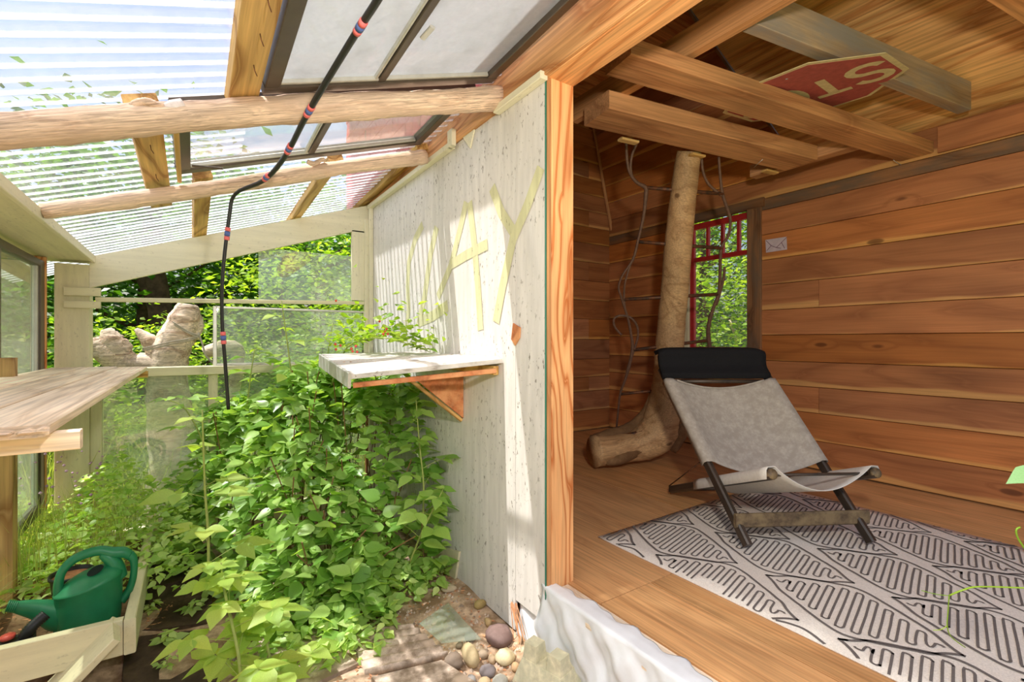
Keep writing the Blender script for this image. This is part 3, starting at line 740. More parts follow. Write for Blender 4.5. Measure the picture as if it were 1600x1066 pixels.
# ---- trunk ladder
T = Vector((3.02, 2.19, 2.5)); B = Vector((3.75, 3.0, 0))
def lad(u, v, dy=0):
    lo, hi = -.3, 1.1
    for _ in range(40):
        m = (lo+hi)/2; P = T.lerp(B, m); d = P.x*S_+P.y*C_; y = 533-F*(P.z-H)/d
        if y < v: lo = m
        else: hi = m
    return at(u, v, d=d+dy)
ld = thing('trunk_ladder', 'bare tree trunk ladder with a curled root foot and iron rungs', 'ladder', loc=(3.7, 2.95, 0))
tp = [lad(1077, 236), lad(1068, 300), lad(1060, 381), lad(1053, 465), lad(1046, 543), lad(1041, 600)]
tp += [at(1036, 650, d=4.30), at(1022, 682, d=4.25), at(990, 698, d=4.2), at(955, 703, d=4.12), at(928, 706, d=4.06)]
tr = [.088, .096, .105, .112, .118, .122, .165, .175, .13, .12, .135]
tube('trunk', tp, tr, M_['trunk'], ld, 16, 5, .035, 4)
tube('root', [at(1052, 560, d=4.3), at(1058, 620, d=4.28), at(1058, 660, d=4.3), at(1040, 700, d=4.3)], [.05, .09, .13, .10], M_['root'], ld, 12, 5, .05, 5)
tube('root', [at(1022, 610, d=4.40), at(1010, 645, d=4.38), at(985, 672, d=4.32), at(950, 684, d=4.22), at(928, 692, d=4.15)], [.03, .05, .07, .075, .07], M_['root'], ld, 12, 5, .06, 6)
tube('root', [at(1000, 700, d=4.15), at(970, 716, d=4.05), at(946, 722, d=4.0)], [.06, .055, .03], M_['root'], ld, 10, 4, .06, 8)
for (a, b) in (((1007, 293), (1130, 303)), ((999, 378), (1128, 388)), ((975, 468), (1122, 460)), ((990, 547), (1106, 532))):
    tube('rung', [lad(*a), lad(*b)], .0145, M_['steel'], ld, 8, 1)
for (a, b) in (((970, 616), (1040, 609)), ((963, 685), (1020, 672))):
    tube('rung', [lad(a[0], min(a[1], 650)) if a[1] < 650 else at(a[0], a[1], d=4.18), lad(b[0], min(b[1], 650)) if b[1] < 650 else at(b[0], b[1], d=4.16)], .013 if a[1] < 650 else .022, M_['steel'], ld, 8, 1)
Lf = lambda l, dy=0: [lad(880+u*.4785, 190+v*.4785, dy) for u, v in l]
tube('stile', Lf([(205, 62), (212, 150), (236, 195), (268, 215), (270, 240), (262, 310), (245, 385), (228, 450), (195, 500), (181, 540), (190, 575), (204, 620), (215, 660), (224, 720), (226, 760)]), [.010, .011, .012, .016, .016, .012, .011, .011, .009, .009, .009, .009, .009, .010, .011], M_['vine'], ld, 8, 4)
tube('stile', Lf([(230, 440), (212, 490), (200, 540), (200, 600), (213, 650), (222, 700), (226, 740), (215, 800), (200, 850), (186, 890), (178, 960)]+[(172, 1025)]), [.008, .008, .008, .009, .010, .011, .013, .015, .011, .010, .009, .009], M_['vine'], ld, 8, 4)
tube('stile', Lf([(246, 60), (226, 105), (220, 150), (228, 185), (250, 205), (268, 215)]), .010, M_['vine'], ld, 8, 4)
tube('stile', Lf([(190, 697), (168, 670), (166, 645), (186, 634), (218, 640), (240, 665), (244, 700), (232, 745), (212, 800), (206, 830)]), .010, M_['vine'], ld, 8, 4)
tube('stile', Lf([(508, 115), (512, 170), (520, 235), (538, 290), (546, 325), (540, 372), (522, 400), (514, 430), (512, 500), (508, 560), (490, 610), (476, 660), (474, 700), (480, 745)]), [.009, .010, .012, .012, .011, .011, .012, .012, .013, .014, .015, .017, .018, .018], M_['vine'], ld, 8, 4)
tube('stile', Lf([(452, 112), (456, 160), (472, 200), (500, 228), (518, 242)]), .010, M_['vine'], ld, 8, 4)
tube('stile', Lf([(527, 475), (524, 510), (512, 560), (500, 600)]), [.010, .011, .011, .010], M_['vine'], ld, 8, 4)

# ---- stop sign lying on the joists
SGC = Vector((2.600, 1.1754, 2.3621)); k = (2.558-1.1)/(2.3621-1.1)
R3 = Matrix.Rotation(.04346, 3, 'X') @ Matrix.Rotation(-.10509, 3, 'Y') @ Matrix.Rotation(1.60633, 3, 'Z')
SGC = Vector((SGC.x*k, SGC.y*k, 1.1+1.2621*k)); SR = .40*k
sg = thing('stop_sign', 'faded red octagonal STOP sign lying upside down on the loft joists', 'sign', loc=SGC)
MS = Matrix.Translation(SGC) @ R3.to_4x4()
def octv(R, z): return [(R*math.cos(math.radians(22.5+45*i)), R*math.sin(math.radians(22.5+45*i)), z) for i in range(8)]
def plate(name, R, z0, z1, mat):
    v = octv(R, z0)+octv(R, z1); f = [tuple(reversed(range(8))), tuple(range(8, 16))]+[(i, (i+1) % 8, 8+(i+1) % 8, 8+i) for i in range(8)]
    return mk(name, v, f, mat, sg, M=MS)
plate('plate', SR, .0, .003, M_['sign_cream']); red_face = plate('red_face', SR*.94, -.0012, -.0002, M_['sign_red'])
def letters():
    h = SR*.62/2; tt = SR*.085   # half height, half thickness
    hw = SR*.16; P = {}
    arc = lambda cx, cy, rx, ry, a0, a1, n=10: [(cx+rx*math.cos(math.radians(a0+(a1-a0)*i/n)), cy+ry*math.sin(math.radians(a0+(a1-a0)*i/n))) for i in range(n+1)]
    P['S'] = [arc(0, h/2, hw, h/2, 20, 270)+arc(0, -h/2, hw, h/2, 90, -160)[1:]]
    P['T'] = [[(-hw*1.15, h), (hw*1.15, h)], [(0, h), (0, -h)]]
    P['O'] = [arc(0, 0, hw, h, 0, 360, 20)]
    P['P'] = [[(-hw, -h), (-hw, h)], [(-hw, h)]+arc(0, h*.55, hw, h*.45, 90, -90)+[(-hw, h*.1)]]
    return P, tt
PL, tt = letters(); FONT = []
# local directions: find which local axes read as 'right' and 'up' of the lettering in the picture
u_s, u_o = at(1350, 110, Z=SGC.z), at(1245, 147, Z=SGC.z)
inv = MS.inverted(); ds = (inv @ u_o)-(inv @ u_s); ds.z = 0; rt = ds.normalized()
dt = (inv @ at(1270, 165, Z=SGC.z))-(inv @ at(1255, 100, Z=SGC.z)); dt.z = 0
upv = Vector((-rt.y, rt.x, 0)); 
tb = (inv @ at(1285, 128, Z=SGC.z)); ts = (inv @ at(1325, 135, Z=SGC.z)); 
if (Vector((inv @ at(1307.5, 139, Z=SGC.z)))-Vector((inv @ at(1273, 124, Z=SGC.z)))).dot(upv) < 0: upv = -upv
for i, chh in enumerate('STOP'):
    cx = (i-1.5)*SR*.43; vv = []
    for pl in PL[chh]:
        pts = [(rt*(cx+a)+upv*b) for a, b in pl]; v = []; f = []
        for j, p in enumerate(pts):
            t = (pts[min(j+1, len(pts)-1)]-pts[max(j-1, 0)]).normalized(); n = Vector((-t.y, t.x, 0))*tt*.62
            v += [p+n+Vector((0, 0, -.0022)), p-n+Vector((0, 0, -.0022))]
            if j: f.append((2*j-2, 2*j-1, 2*j+1, 2*j))
        vv.append((v, f))
    mk('letter', *join_vf(vv), M_['sign_cream'], red_face, M=MS)
for a in (.72, -.72):
    q = rt*0+upv*SR*a; tube('bolt_hole', [MS @ (q+Vector((0, 0, -.003))), MS @ (q+Vector((0, 0, -.0015)))], .007, M_['alu_light'], sg, 8, 1)

# ---- small card pinned on the wall
cd = thing('pinned_card', 'small pale card with dark branch strokes pinned to the plank wall', 'card', loc=at(1213, 384, X=XR-.002))
c4 = [at(u, v, X=XR-.004) for u, v in ((1196, 375), (1229, 370), (1230, 390), (1197, 395))]
prism('card', c4, .0012, M_['paper'], cd, (-1, 0, 0))
pm = [(inv_, 0) for inv_ in ()]
for l in (((1197, 376), (1205, 384), (1213, 387), (1220, 388)), ((1229, 371), (1221, 379), (1213, 387)), ((1205, 384), (1198, 392)), ((1221, 379), (1226, 388))):
    P_ = [at(u, v, X=XR-.0058) for u, v in l]; v = []; f = []
    for i, p in enumerate(P_):
        t = (P_[min(i+1, len(P_)-1)]-P_[max(i-1, 0)]).normalized(); n = Vector((0, t.z, -t.y))*.0022; v += [p+n, p-n]
        if i: f.append((2*i-2, 2*i-1, 2*i+1, 2*i))
    mk('branch_stroke', v, f, M_['ink'], cd)

# ================================================================ THINGS: greenhouse
# ---- potting bench at the left
pb = thing('potting_bench', 'weathered plank potting bench along the left glass wall', 'bench', loc=(-.5, 2.6, .93))
pls = [(-.245, -.402, 1.34, 3.93), (-.413, -.56, 1.20, 4.08), (-.571, -.74, 1.10, 4.1)]
for i, (x0, x1, y0, y1) in enumerate(pls):
    xm = (x0+x1)/2; o = beam('plank', (xm, y0, .917), (xm, y1, .919), abs(x1-x0), .026, M_['bench'], pb, b=.004)
beam('cleat', (-.74, 1.43, .882), (-.205, 1.42, .882), .03, .042, M_['bench'], pb)
beam('cleat', (-.74, 3.95, .882), (-.24, 3.93, .882), .03, .042, M_['treated'], pb)
beam('ledger', (-.735, 1.2, .88), (-.735, 4.1, .88), .03, .045, M_['treated'], pb)
v = []; rs = random.Random(2)
def rag(a, b):
    x = -.40+.16*a; return (x, 1.335-.014*rs.random()*(1-abs(2*b-1))-.004, .905+.025*b)
mk('splintered_end', *grid_vf(rag, 16, 4), M_['bark_log'], pb)

# ---- shelf on the white wall
sf = thing('wall_shelf', 'flaking white grooved shelf bracketed to the white wall', 'shelf', loc=(1.28, 2.5, .95))
p1, p2, p3, p4 = Vector((1.298, 2.02, .995)), Vector((.625, 2.30, .925)), Vector((.625, 2.92, 1.0)), Vector((1.298, 3.20, 1.0))
def shelf(a, b):
    base = p1.lerp(p4, b).lerp(p2.lerp(p3, b), a); g_ = (b*9) % 1
    return base+Vector((0, 0, .004 if g_ > .22 else -.006))
o = solidify(mk('grooved_board', *grid_vf(shelf, 8, 54), M_['shelf_white'], sf), .022, -1)
beam('underlay_board', p1+Vector((-.02, .03, -.045)), p2+Vector((.02, .03, -.038)), .03, .025, M_['osb'], sf)
beam('end_fascia', p2+Vector((-.008, -.005, -.012)), p3+Vector((-.008, 0, -.012)), .014, .075, M_['alu_light'], sf)
prism('bracket', [(1.300, 2.44, .655), (1.300, 2.44, .925), (1.0, 2.44, .90)], .016, M_['osb'], sf, (0, 1, 0))
beam('wall_cleat', (1.285, 2.06, .950), (1.285, 3.1, .955), .03, .045, M_['treated'], sf)
beam('bracket_rib', (.99, 2.462, .885), (1.298, 2.462, .64), .02, .02, M_['treated'], sf)

# ---- black hose pole with taped bands
hs = thing('taped_conduit', 'black bent conduit with pink and blue tape bands hanging from the roof', 'pipe', loc=at(350, 560, d=2.6))
cp = [at(612, -40, d=1.20), at(590, 0, d=1.28), at(548, 65, d=1.45), at(482, 175, d=1.74), at(445, 245, d=2.0), at(412, 282, d=2.2), at(368, 303, d=2.34), at(358, 340, d=2.36), at(348, 430, d=2.38), at(347, 500, d=2.40), at(352, 570, d=2.42), at(357, 640, d=2.44)]
tube('conduit', cp, [.0105]*6+[.0085]*6, M_['black'], hs, 10, 5)
def band(i, t, mt, L=.03, r=.0118):
    a, b = Vector(cp[i]), Vector(cp[i+1]); c = a.lerp(b, t); d_ = (b-a).normalized(); tube('tape_band', [c-d_*L/2, c+d_*L/2], r, mt, hs, 10, 1)
pk, bl = M_['tape_pink'], M_['tape_blue']
for i, t in ((1, .62), (2, .98), (3, .80), (4, .85), (7, .28), (9, .40)):
    a, b = Vector(cp[i]), Vector(cp[i+1]); L = (b-a).length; small = i >= 4
    band(i, t-.022/L, pk, .018, .0125); band(i, t, bl, .022, .0128); band(i, t+.022/L, pk, .018, .0125)
tag(log('loose_bark', at(198, 172, Y=2.01), at(252, 164, Y=2.01), .016, .014, M_['bark_log'], None, 9), 'short piece of bark lying on the near log rafter', 'bark')
o = tag(tube('plastic_cup', [at(256, 172, Y=2.01), at(270, 168, Y=2.01), at(287, 164, Y=2.01)], [.016, .024, .022], glass('cloudy_plastic', film=.6, filmcol=(.95, .95, .95, 1)), None, 10, 2), 'crumpled clear plastic cup on the near log rafter', 'cup')
tag(log('loose_bark', (.52, 2.79, 2.078), (.62, 2.80, 2.108), .013, .012, M_['bark_log'], None, 11), 'dark bark flake on the far log rafter', 'bark')

# ---- planter box with its contents
pbx = thing('planter_box', 'cream painted raised wooden planter box with a diagonal leg brace', 'planter', loc=(-.45, 3.0, GZ))
block('side_board', (-.232, 2.50, -.185), (-.192, 3.66, -.04), M_['cream'], pbx, .004)
beam('front_board', (-1.1, 2.56, -.115), (-.234, 2.52, -.112), .036, .145, M_['cream'], pbx)
block('back_board', (-1.1, 3.64, -.185), (-.234, 3.68, -.06), M_['cream'], pbx)
block('side_board', (-1.12, 2.52, -.185), (-1.08, 3.66, -.04), M_['cream'], pbx)
beam('leg_brace', (-.252, 2.475, -.055), (-.56, 2.485, -.36), .03, .15, M_['cream'], pbx, up=(.7, 0, .7))
block('box_bottom', (-1.08, 2.56, -.20), (-.234, 3.64, -.185), M_['bench'], pbx)
gv = grid_vf(lambda a, b: (-1.07+.835*a, 2.58+1.05*b, -.155+.025*math.sin(a*9)*math.cos(b*7)+rs.uniform(-.006, .006)+(.04*b)), 24, 24)
tag(mk('potting_soil', *gv, M_['soil'], pbx, smooth=True), kind='stuff')

# watering can, local frame: x right (towards handle), z up
wc = thing('watering_can', 'green plastic watering can standing in the cream planter box', 'watering can', loc=(-.372, 2.76, -.165), rz=math.radians(4))
MW = W(wc) @ Matrix.Diagonal((.77, 1, 1, 1))
def ell(cx, cz, rx, ry, tilt=0, n=28):
    return [(cx+rx*math.cos(2*math.pi*i/n), ry*math.sin(2*math.pi*i/n), cz+tilt*rx*math.cos(2*math.pi*i/n)) for i in range(n)]
def loft(rings, cap0=True, cap1=True):
    n = len(rings[0]); v = [p for r in rings for p in r]; f = []
    for i in range(len(rings)-1):
        for k_ in range(n): f.append((i*n+k_, i*n+(k_+1) % n, (i+1)*n+(k_+1) % n, (i+1)*n+k_))
    if cap0: f.append(tuple(reversed(range(n))))
    if cap1: f.append(tuple(range((len(rings)-1)*n, len(rings)*n)))
    return v, f
rings = [ell(.0, .0, .125, .075), ell(0, .004, .135, .083), ell(0, .06, .142, .088), ell(.0, .14, .146, .090, .02), ell(.0, .20, .148, .091, .12), ell(0, .207, .153, .096, .16), ell(0, .214, .153, .096, .17),
         ell(0, .220, .146, .090, .20), ell(.003, .238, .125, .074, .20), ell(.005, .252, .098, .052, .19), ell(.01, .262, .070, .034, .18)]
can_body = mk('body', *loft(rings), M_['can'], wc, M=MW, smooth=True)
def wct(name, pts, r, mat=M_['can'], n=14, sm=5, flat=1, par=None):
    P_ = smooth_path(pts, sm); r = interp(r, len(P_)) if hasattr(r, '__len__') else r
    v, f = tube_vf(P_, r, n); return mk(name, [(p[0], p[1]*flat, p[2]) for p in v], f, mat, par or wc, M=MW, smooth=True)
wct('top_handle', [(-.125, 0, .185), (-.128, 0, .235), (-.112, 0, .285), (-.07, 0, .322), (-.01, 0, .338), (.05, 0, .338), (.10, 0, .318), (.15, 0, .310), (.178, 0, .292)], [.026, .022, .020, .020, .020, .021, .026, .024, .022])
wct('side_handle', [(.178, 0, .292), (.196, 0, .268), (.198, 0, .22), (.190, 0, .17), (.170, 0, .125), (.142, 0, .095)], [.022, .020, .018, .018, .019, .022])
wct('shoulder', [(.05, 0, .325), (.085, 0, .298), (.110, 0, .265), (.128, 0, .235), (.14, 0, .20)], [.018, .030, .036, .034, .03], flat=.9)
spout = wct('spout', [(-.095, 0, .085), (-.15, 0, .110), (-.22, 0, .150), (-.29, 0, .178), (-.325, 0, .192)], [.075, .062, .040, .024, .021], flat=.62)
for i in range(5): wct('spout_thread', [(-.292-.007*i, 0, .179+.0028*i), (-.296-.007*i, 0, .181+.0028*i)], .0235, sm=1, par=spout)
hole = [(.028+.036*math.cos(2*math.pi*i/20), -.040+.019*math.sin(2*math.pi*i/20), .2665+.03*math.cos(2*math.pi*i/20)*.3+.012*math.sin(2*math.pi*i/20)+.004) for i in range(20)]
mk('filling_hole', hole, [tuple(range(20))], M_['can_hole'], can_body, M=MW)
# pot, hose, red cap, dry leaves
pt = thing('black_pot', 'black plastic pot of dry soil behind the watering can', 'pot', loc=(at(112, 900, Y=3.02).x, 3.02, -.14))
MP = W(pt) @ Matrix.Scale(.72, 4); circ = lambda r, z, n=24: [(r*math.cos(2*math.pi*i/n), r*math.sin(2*math.pi*i/n), z) for i in range(n)]
mk('pot_wall', *loft([circ(.085, 0), circ(.105, .19), circ(.114, .19), circ(.114, .21), circ(.106, .21), circ(.100, .17)], True, False), M_['black'], pt, M=MP, smooth=True)
mk('dry_soil', circ(.101, .185), [tuple(range(24))], M_['chips'], pt, M=MP)
hp_ = smooth_path([at(72, 960, Y=2.64), at(58, 972, Y=2.63), at(46, 984, Y=2.62), at(38, 996, Y=2.62)], 8)
tag(tube('corrugated_hose', hp_, [.019+.004*(i % 2) for i in range(len(hp_))], M_['black'], None, 12, 1), 'short ribbed black hose in front of the watering can', 'hose')
tag(tube('red_cap', [at(12, 998, Y=2.62), at(12, 993, Y=2.62)], .022, plain('red_cap_plastic', srgb(206, 84, 70), .5), None, 14, 1), 'small red cap at the corner of the planter', 'cap')
tag(block('nursery_tray', (-.66, 2.60, -.15), (-.52, 2.66, -.06), M_['black'], None), 'small black nursery tray beside the watering can', 'tray')

# ---- pavers, stones, debris
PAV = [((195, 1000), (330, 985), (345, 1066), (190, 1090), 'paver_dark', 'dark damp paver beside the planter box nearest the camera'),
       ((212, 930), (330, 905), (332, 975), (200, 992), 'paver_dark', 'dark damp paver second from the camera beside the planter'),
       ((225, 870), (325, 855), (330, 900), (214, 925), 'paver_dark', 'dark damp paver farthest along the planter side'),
       ((350, 1010), (470, 965), (560, 1040), (430, 1100), 'paver', 'shaded concrete paver left of the striped one'),
       ((545, 985), (645, 975), (700, 1020), (570, 1050), 'paver', 'concrete paver with light stripes modelled as ridges in front of the bush'),
       ((580, 1062), (690, 1035), (760, 1080), (640, 1120), 'paver', 'concrete paver at the bottom edge nearest the stones')]
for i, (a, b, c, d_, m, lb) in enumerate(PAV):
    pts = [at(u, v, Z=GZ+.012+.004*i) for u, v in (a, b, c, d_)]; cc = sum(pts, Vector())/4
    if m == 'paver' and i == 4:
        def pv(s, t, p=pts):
            q = p[0].lerp(p[1], s).lerp(p[3].lerp(p[2], s), t); return q+Vector((0, 0, -.016+.006*math.cos(2*math.pi*t*5)))  # ridges stand in for the corrugated light pattern falling on a flat slab
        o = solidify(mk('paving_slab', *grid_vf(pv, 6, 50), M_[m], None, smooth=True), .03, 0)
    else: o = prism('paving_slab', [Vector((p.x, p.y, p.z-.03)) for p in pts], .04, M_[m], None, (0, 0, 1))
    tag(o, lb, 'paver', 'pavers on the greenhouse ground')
def stone(u, v, wpx, hpx, col, lb, seed, zz=None):
    c = at(u, v, Z=GZ+.03); d_ = c.x*S_+c.y*C_; r = wpx/2*d_/F; h = hpx/2*d_/F
    bm = bmesh.new(); bmesh.ops.create_icosphere(bm, subdivisions=2, radius=1); q = random.Random(seed)
    ph = [q.uniform(0, 6) for _ in range(4)]
    for vv in bm.verts:
        n = 1+.10*math.sin(vv.co.x*3+ph[0])+.10*math.sin(vv.co.y*3.3+ph[1])+.06*math.sin(vv.co.z*5+ph[2]); vv.co *= n
        vv.co = Vector((vv.co.x*r, vv.co.y*max(r, h)*.9, vv.co.z*h*.62))
    m = D.meshes.new('stone'); bm.to_mesh(m); bm.free(); m.materials.append(plain('stone_%d' % seed, col, .75, 0, .5, 22, .3, col2=(col[0]*.7, col[1]*.68, col[2]*.66, 1)))
    m.polygons.foreach_set('use_smooth', [True]*len(m.polygons))
    gz = ground_h(c.x, c.y)
    o = place(D.objects.new('stone', m), Matrix.Translation((c.x, c.y, gz+h*.42)) @ Matrix.Rotation(q.uniform(-.6, .2), 4, 'Z'))
    tag(o, lb, 'stone', 'river stones by the foot of the white wall')
stone(779, 989, 50, 34, srgb(128, 104, 98), 'largest purple brown stone against the white wall corner', 1)
stone(709, 1033, 28, 36, srgb(140, 122, 104), 'smooth round grey brown stone left of the tan upright one', 2)
stone(734, 1022, 26, 50, srgb(206, 184, 140), 'tall tan stone beside the round grey brown one', 3)
stone(789, 1021, 34, 34, srgb(224, 208, 166), 'cream stone with brown veins in front of the purple stone', 4)
stone(735, 990, 20, 20, srgb(150, 146, 142), 'small angular grey stone left of the purple stone', 5)
stone(762, 1039, 26, 28, srgb(140, 130, 128), 'grey stone between the tan and cream stones', 6)
stone(782, 1056, 28, 26, srgb(206, 204, 190), 'pale grey stone at the bottom edge below the cream one', 7)
stone(757, 1056, 22, 18, srgb(196, 170, 130), 'square brown stone chip at the bottom edge', 8)
stone(702, 920, 24, 18, srgb(206, 188, 158), 'pale stone farthest along the white wall', 9)
stone(750, 945, 20, 20, srgb(176, 152, 96), 'mustard coloured stone against the white wall', 10)
stone(763, 968, 12, 20, srgb(200, 170, 122), 'little upright tan pebble above the purple stone', 11)
stone(755, 1012, 18, 18, srgb(178, 158, 132), 'brown pebble behind the tall tan stone', 12)
stone(736, 1056, 20, 20, srgb(160, 156, 150), 'bluish grey stone at the bottom edge below the round one', 13)
stone(768, 1018, 14, 18, srgb(210, 184, 148), 'small peach pebble left of the cream stone', 14)
stone(718, 1003, 12, 14, srgb(130, 114, 90), 'dark pebble above the round grey brown stone', 15)
stone(806, 1035, 16, 20, srgb(184, 150, 112), 'brown pebble between cream stone and concrete block', 16)
stone(640, 1058, 10, 8, srgb(210, 196, 180), 'tiny white pebble alone on the dirt', 17)
# concrete block
cb = thing('concrete_block', 'cream concrete pier block with a notched top under the wrap', 'block', loc=at(868, 1062, Z=GZ+.0))
MB_ = W(cb) @ Matrix.Rotation(.25, 4, 'Z')
def frus(x0, y0, x1, y1, z0, z1, cx=0, cy=0):
    v = [(cx+s*a, cy+t*b, z) for (a, b, z) in ((x0, y0, z0), (x1, y1, z1)) for s, t in ((-1, -1), (1, -1), (1, 1), (-1, 1))]
    return v, [(3, 2, 1, 0), (4, 5, 6, 7)]+[(i, (i+1) % 4, 4+(i+1) % 4, 4+i) for i in range(4)]
mk('base', *frus(.13, .13, .10, .10, 0, .10), M_['concrete'], cb, M=MB_)
for s, t in ((-1, -1), (1, -1), (1, 1), (-1, 1)): mk('corner_lug', *frus(.036, .036, .030, .030, .10, .165, s*.062, t*.062), M_['concrete'], cb, M=MB_)
# slip of glass leaning on the dirt
gs = [at(u, v, Z=GZ+.03) for u, v in ((655, 975), (700, 945), (752, 1004), (690, 1012))]
tag(prism('glass_sheet', [p+Vector((0, 0, .006*i)) for i, p in enumerate(gs)], .004, M_['glass_dusty'], None, (0, 0, 1)), 'dusty sheet of glass lying on the dirt near the stones', 'glass')
# house wrap over the sill
def wrapf(a, b):
    y = 1.70-1.25*a; rag_ = .012*math.sin(a*37)+.010*math.sin(a*71+1)
    L = [(1.385+rag_-.06*math.exp(-a*14), .010), (1.35, .014), (1.300, .012), (1.292, -.05), (1.287-.010*math.sin(a*14+1), -.15), (1.285-.016*math.sin(a*22), -.25), (1.28-.03*math.sin(a*17+2), -.325)]
    t = b*(len(L)-1); i = min(int(t), len(L)-2); q = t-i
    x = L[i][0]*(1-q)+L[i+1][0]*q; z = L[i][1]*(1-q)+L[i+1][1]*q
    z += .006*math.sin(a*40+b*6)*min(1, max(0, b-.3)*4); x += (.011*math.sin(a*27-b*11)+.006*math.sin(a*53+b*17)+.004*math.sin(a*90-b*30))*min(1, max(0, b-.3)*4)
    return (x, y, z if b > .3 else z+.002)
tag(solidify(mk('house_wrap', *grid_vf(wrapf, 70, 30), M_['wrap'], None, smooth=True), .002), 'crumpled white house wrap draped over the sill of the opening', 'sheet')
def wrap2(a, b):
    y = 1.70+.20*a; return (1.325-.02*b+.006*math.sin(a*12+b*5), y, -.13-.185*b+.01*math.sin(a*6))
tag(solidify(mk('house_wrap', *grid_vf(wrap2, 16, 10), M_['wrap'], None, smooth=True), .002), 'small flap of white house wrap under the white panel corner', 'sheet')
fs = []
for i in range(9):
    a = at(800+rs.uniform(-3, 8), 940+rs.uniform(0, 6), X=1.29); b = at(806+rs.uniform(-5, 14), 1000+rs.uniform(-8, 8), X=1.27)
    fs.append(tube_vf(smooth_path([a, a.lerp(b, .5)+Vector((0, rs.uniform(-.01, .01), 0)), b], 3), .0022, 5))
tag(mk('frayed_fibres', *join_vf(fs), M_['chips'], None), kind='stuff', label='frayed brown fibres hanging under the white panel')

def litter(n, region, size, mat, name, label, zf):
    v = []; f = []
    for i in range(n):
        x, y = region(); z = zf(x, y)+.004; s = size*rs.uniform(.5, 1.4); a = rs.uniform(0, 6.28); c, s_ = math.cos(a)*s, math.sin(a)*s; k_ = len(v); tz = rs.uniform(-.3, .5)*s
        w_ = rs.uniform(.25, .6)
        v += [(x-c, y-s_, z), (x+s_*w_, y-c*w_, z+tz*.5), (x+c, y+s_, z+tz), (x-s_*w_, y+c*w_, z+.003)]; f += [(k_, k_+1, k_+2), (k_, k_+2, k_+3)]
    return tag(mk(name, v, f, mat, None), kind='stuff', label=label)
litter(1300, lambda: (rs.uniform(.3, 1.28), rs.uniform(1.3, 2.9)), .011, M_['chips'], 'bark_litter', 'bark chips scattered on the dirt', ground_h)
litter(500, lambda: (rs.uniform(-.19, .2), rs.uniform(2.9, 3.7)), .013, M_['chips'], 'bark_litter', 'reddish bark chips beside the planter', ground_h)
litter(450, lambda: (rs.uniform(-1.0, -.3), rs.uniform(2.6, 3.6)), .012, M_['chips'], 'leaf_litter', 'dry litter in the planter box', lambda x, y: -.13+.04*(y-2.6))
litter(160, lambda: (rs.uniform(.66, 1.2), rs.uniform(2.5, 3.0)), .010, M_['chips'], 'leaf_litter', 'dry litter on the wall shelf', lambda x, y: .985)
gvv = []
for i in range(420):
    x, y = rs.uniform(.85, 1.27), rs.uniform(1.6, 2.9); r = rs.uniform(.004, .013); z = ground_h(x, y)
    gvv.append(([(x-r, y, z), (x, y-r, z), (x+r, y, z), (x, y+r, z), (x, y, z+r)], [(0, 1, 4), (1, 2, 4), (2, 3, 4), (3, 0, 4)]))
tag(mk('gravel', *join_vf(gvv), M_['paver'], None), kind='stuff', label='loose gravel along the foot of the white wall')

# ---- driftwood outside the far wall
dw = thing('driftwood', 'pale driftwood stump with forked limbs tied with rope beyond the sill', 'driftwood', loc=(-.1, 4.75, -.35))
dY = 4.72; DP = lambda l: [at(u, v, Y=dY) for u, v in l]
tube('stump', DP([(275, 800), (272, 720), (265, 640), (262, 590), (266, 550), (280, 520), (290, 495), (294, 476)]), [.20, .17, .15, .135, .135, .125, .11, .07], M_['drift'], dw, 18, 7, .06, 2)
tube('limb', DP([(262, 582), (235, 572), (205, 570), (180, 560), (162, 548), (150, 536), (146, 528)]), [.12, .10, .085, .085, .08, .06, .03], M_['drift'], dw, 16, 7, .11, 3)
tube('limb', DP([(196, 568), (186, 548), (174, 530), (166, 514)]), [.075, .085, .075, .03], M_['drift'], dw, 16, 7, .12, 5)
tube('limb', DP([(262, 562), (244, 546), (230, 530), (212, 514)]), [.10, .07, .055, .012], M_['drift'], dw, 14, 6, .10, 6)
tube('limb', DP([(300, 530), (306, 508), (308, 492)]), [.05, .06, .03], M_['drift'], dw, 12, 5, .10, 8)
RP = lambda l: [at(u, v, Y=dY-.17) for u, v in l]
for l in ([(270, 503), (284, 512), (298, 520), (311, 524)], [(272, 507), (286, 516), (300, 523), (311, 527)], [(222, 545), (244, 540), (268, 534), (292, 530), (312, 524)], [(222, 548), (246, 543), (270, 537), (296, 532), (312, 526)]): tube('rope', RP(l), .006, M_['rope'], dw, 6, 3)
tube('rope', RP([(310, 520), (317, 540), (322, 556), (340, 575)]), .007, M_['rope'], dw, 6, 3)
tag(tube('driftwood_reflection', [at(318, 552, Y=5.3), at(345, 545, Y=5.3), at(372, 552, Y=5.3), at(360, 640, Y=5.3)], [.05, .08, .06, .05], M_['drift'], None, 12, 5, .08, 9), 'driftwood reflection in the white framed glass, modelled as a pale branch behind it', 'driftwood')  # added branch shape imitates the stump's reflection in the pane

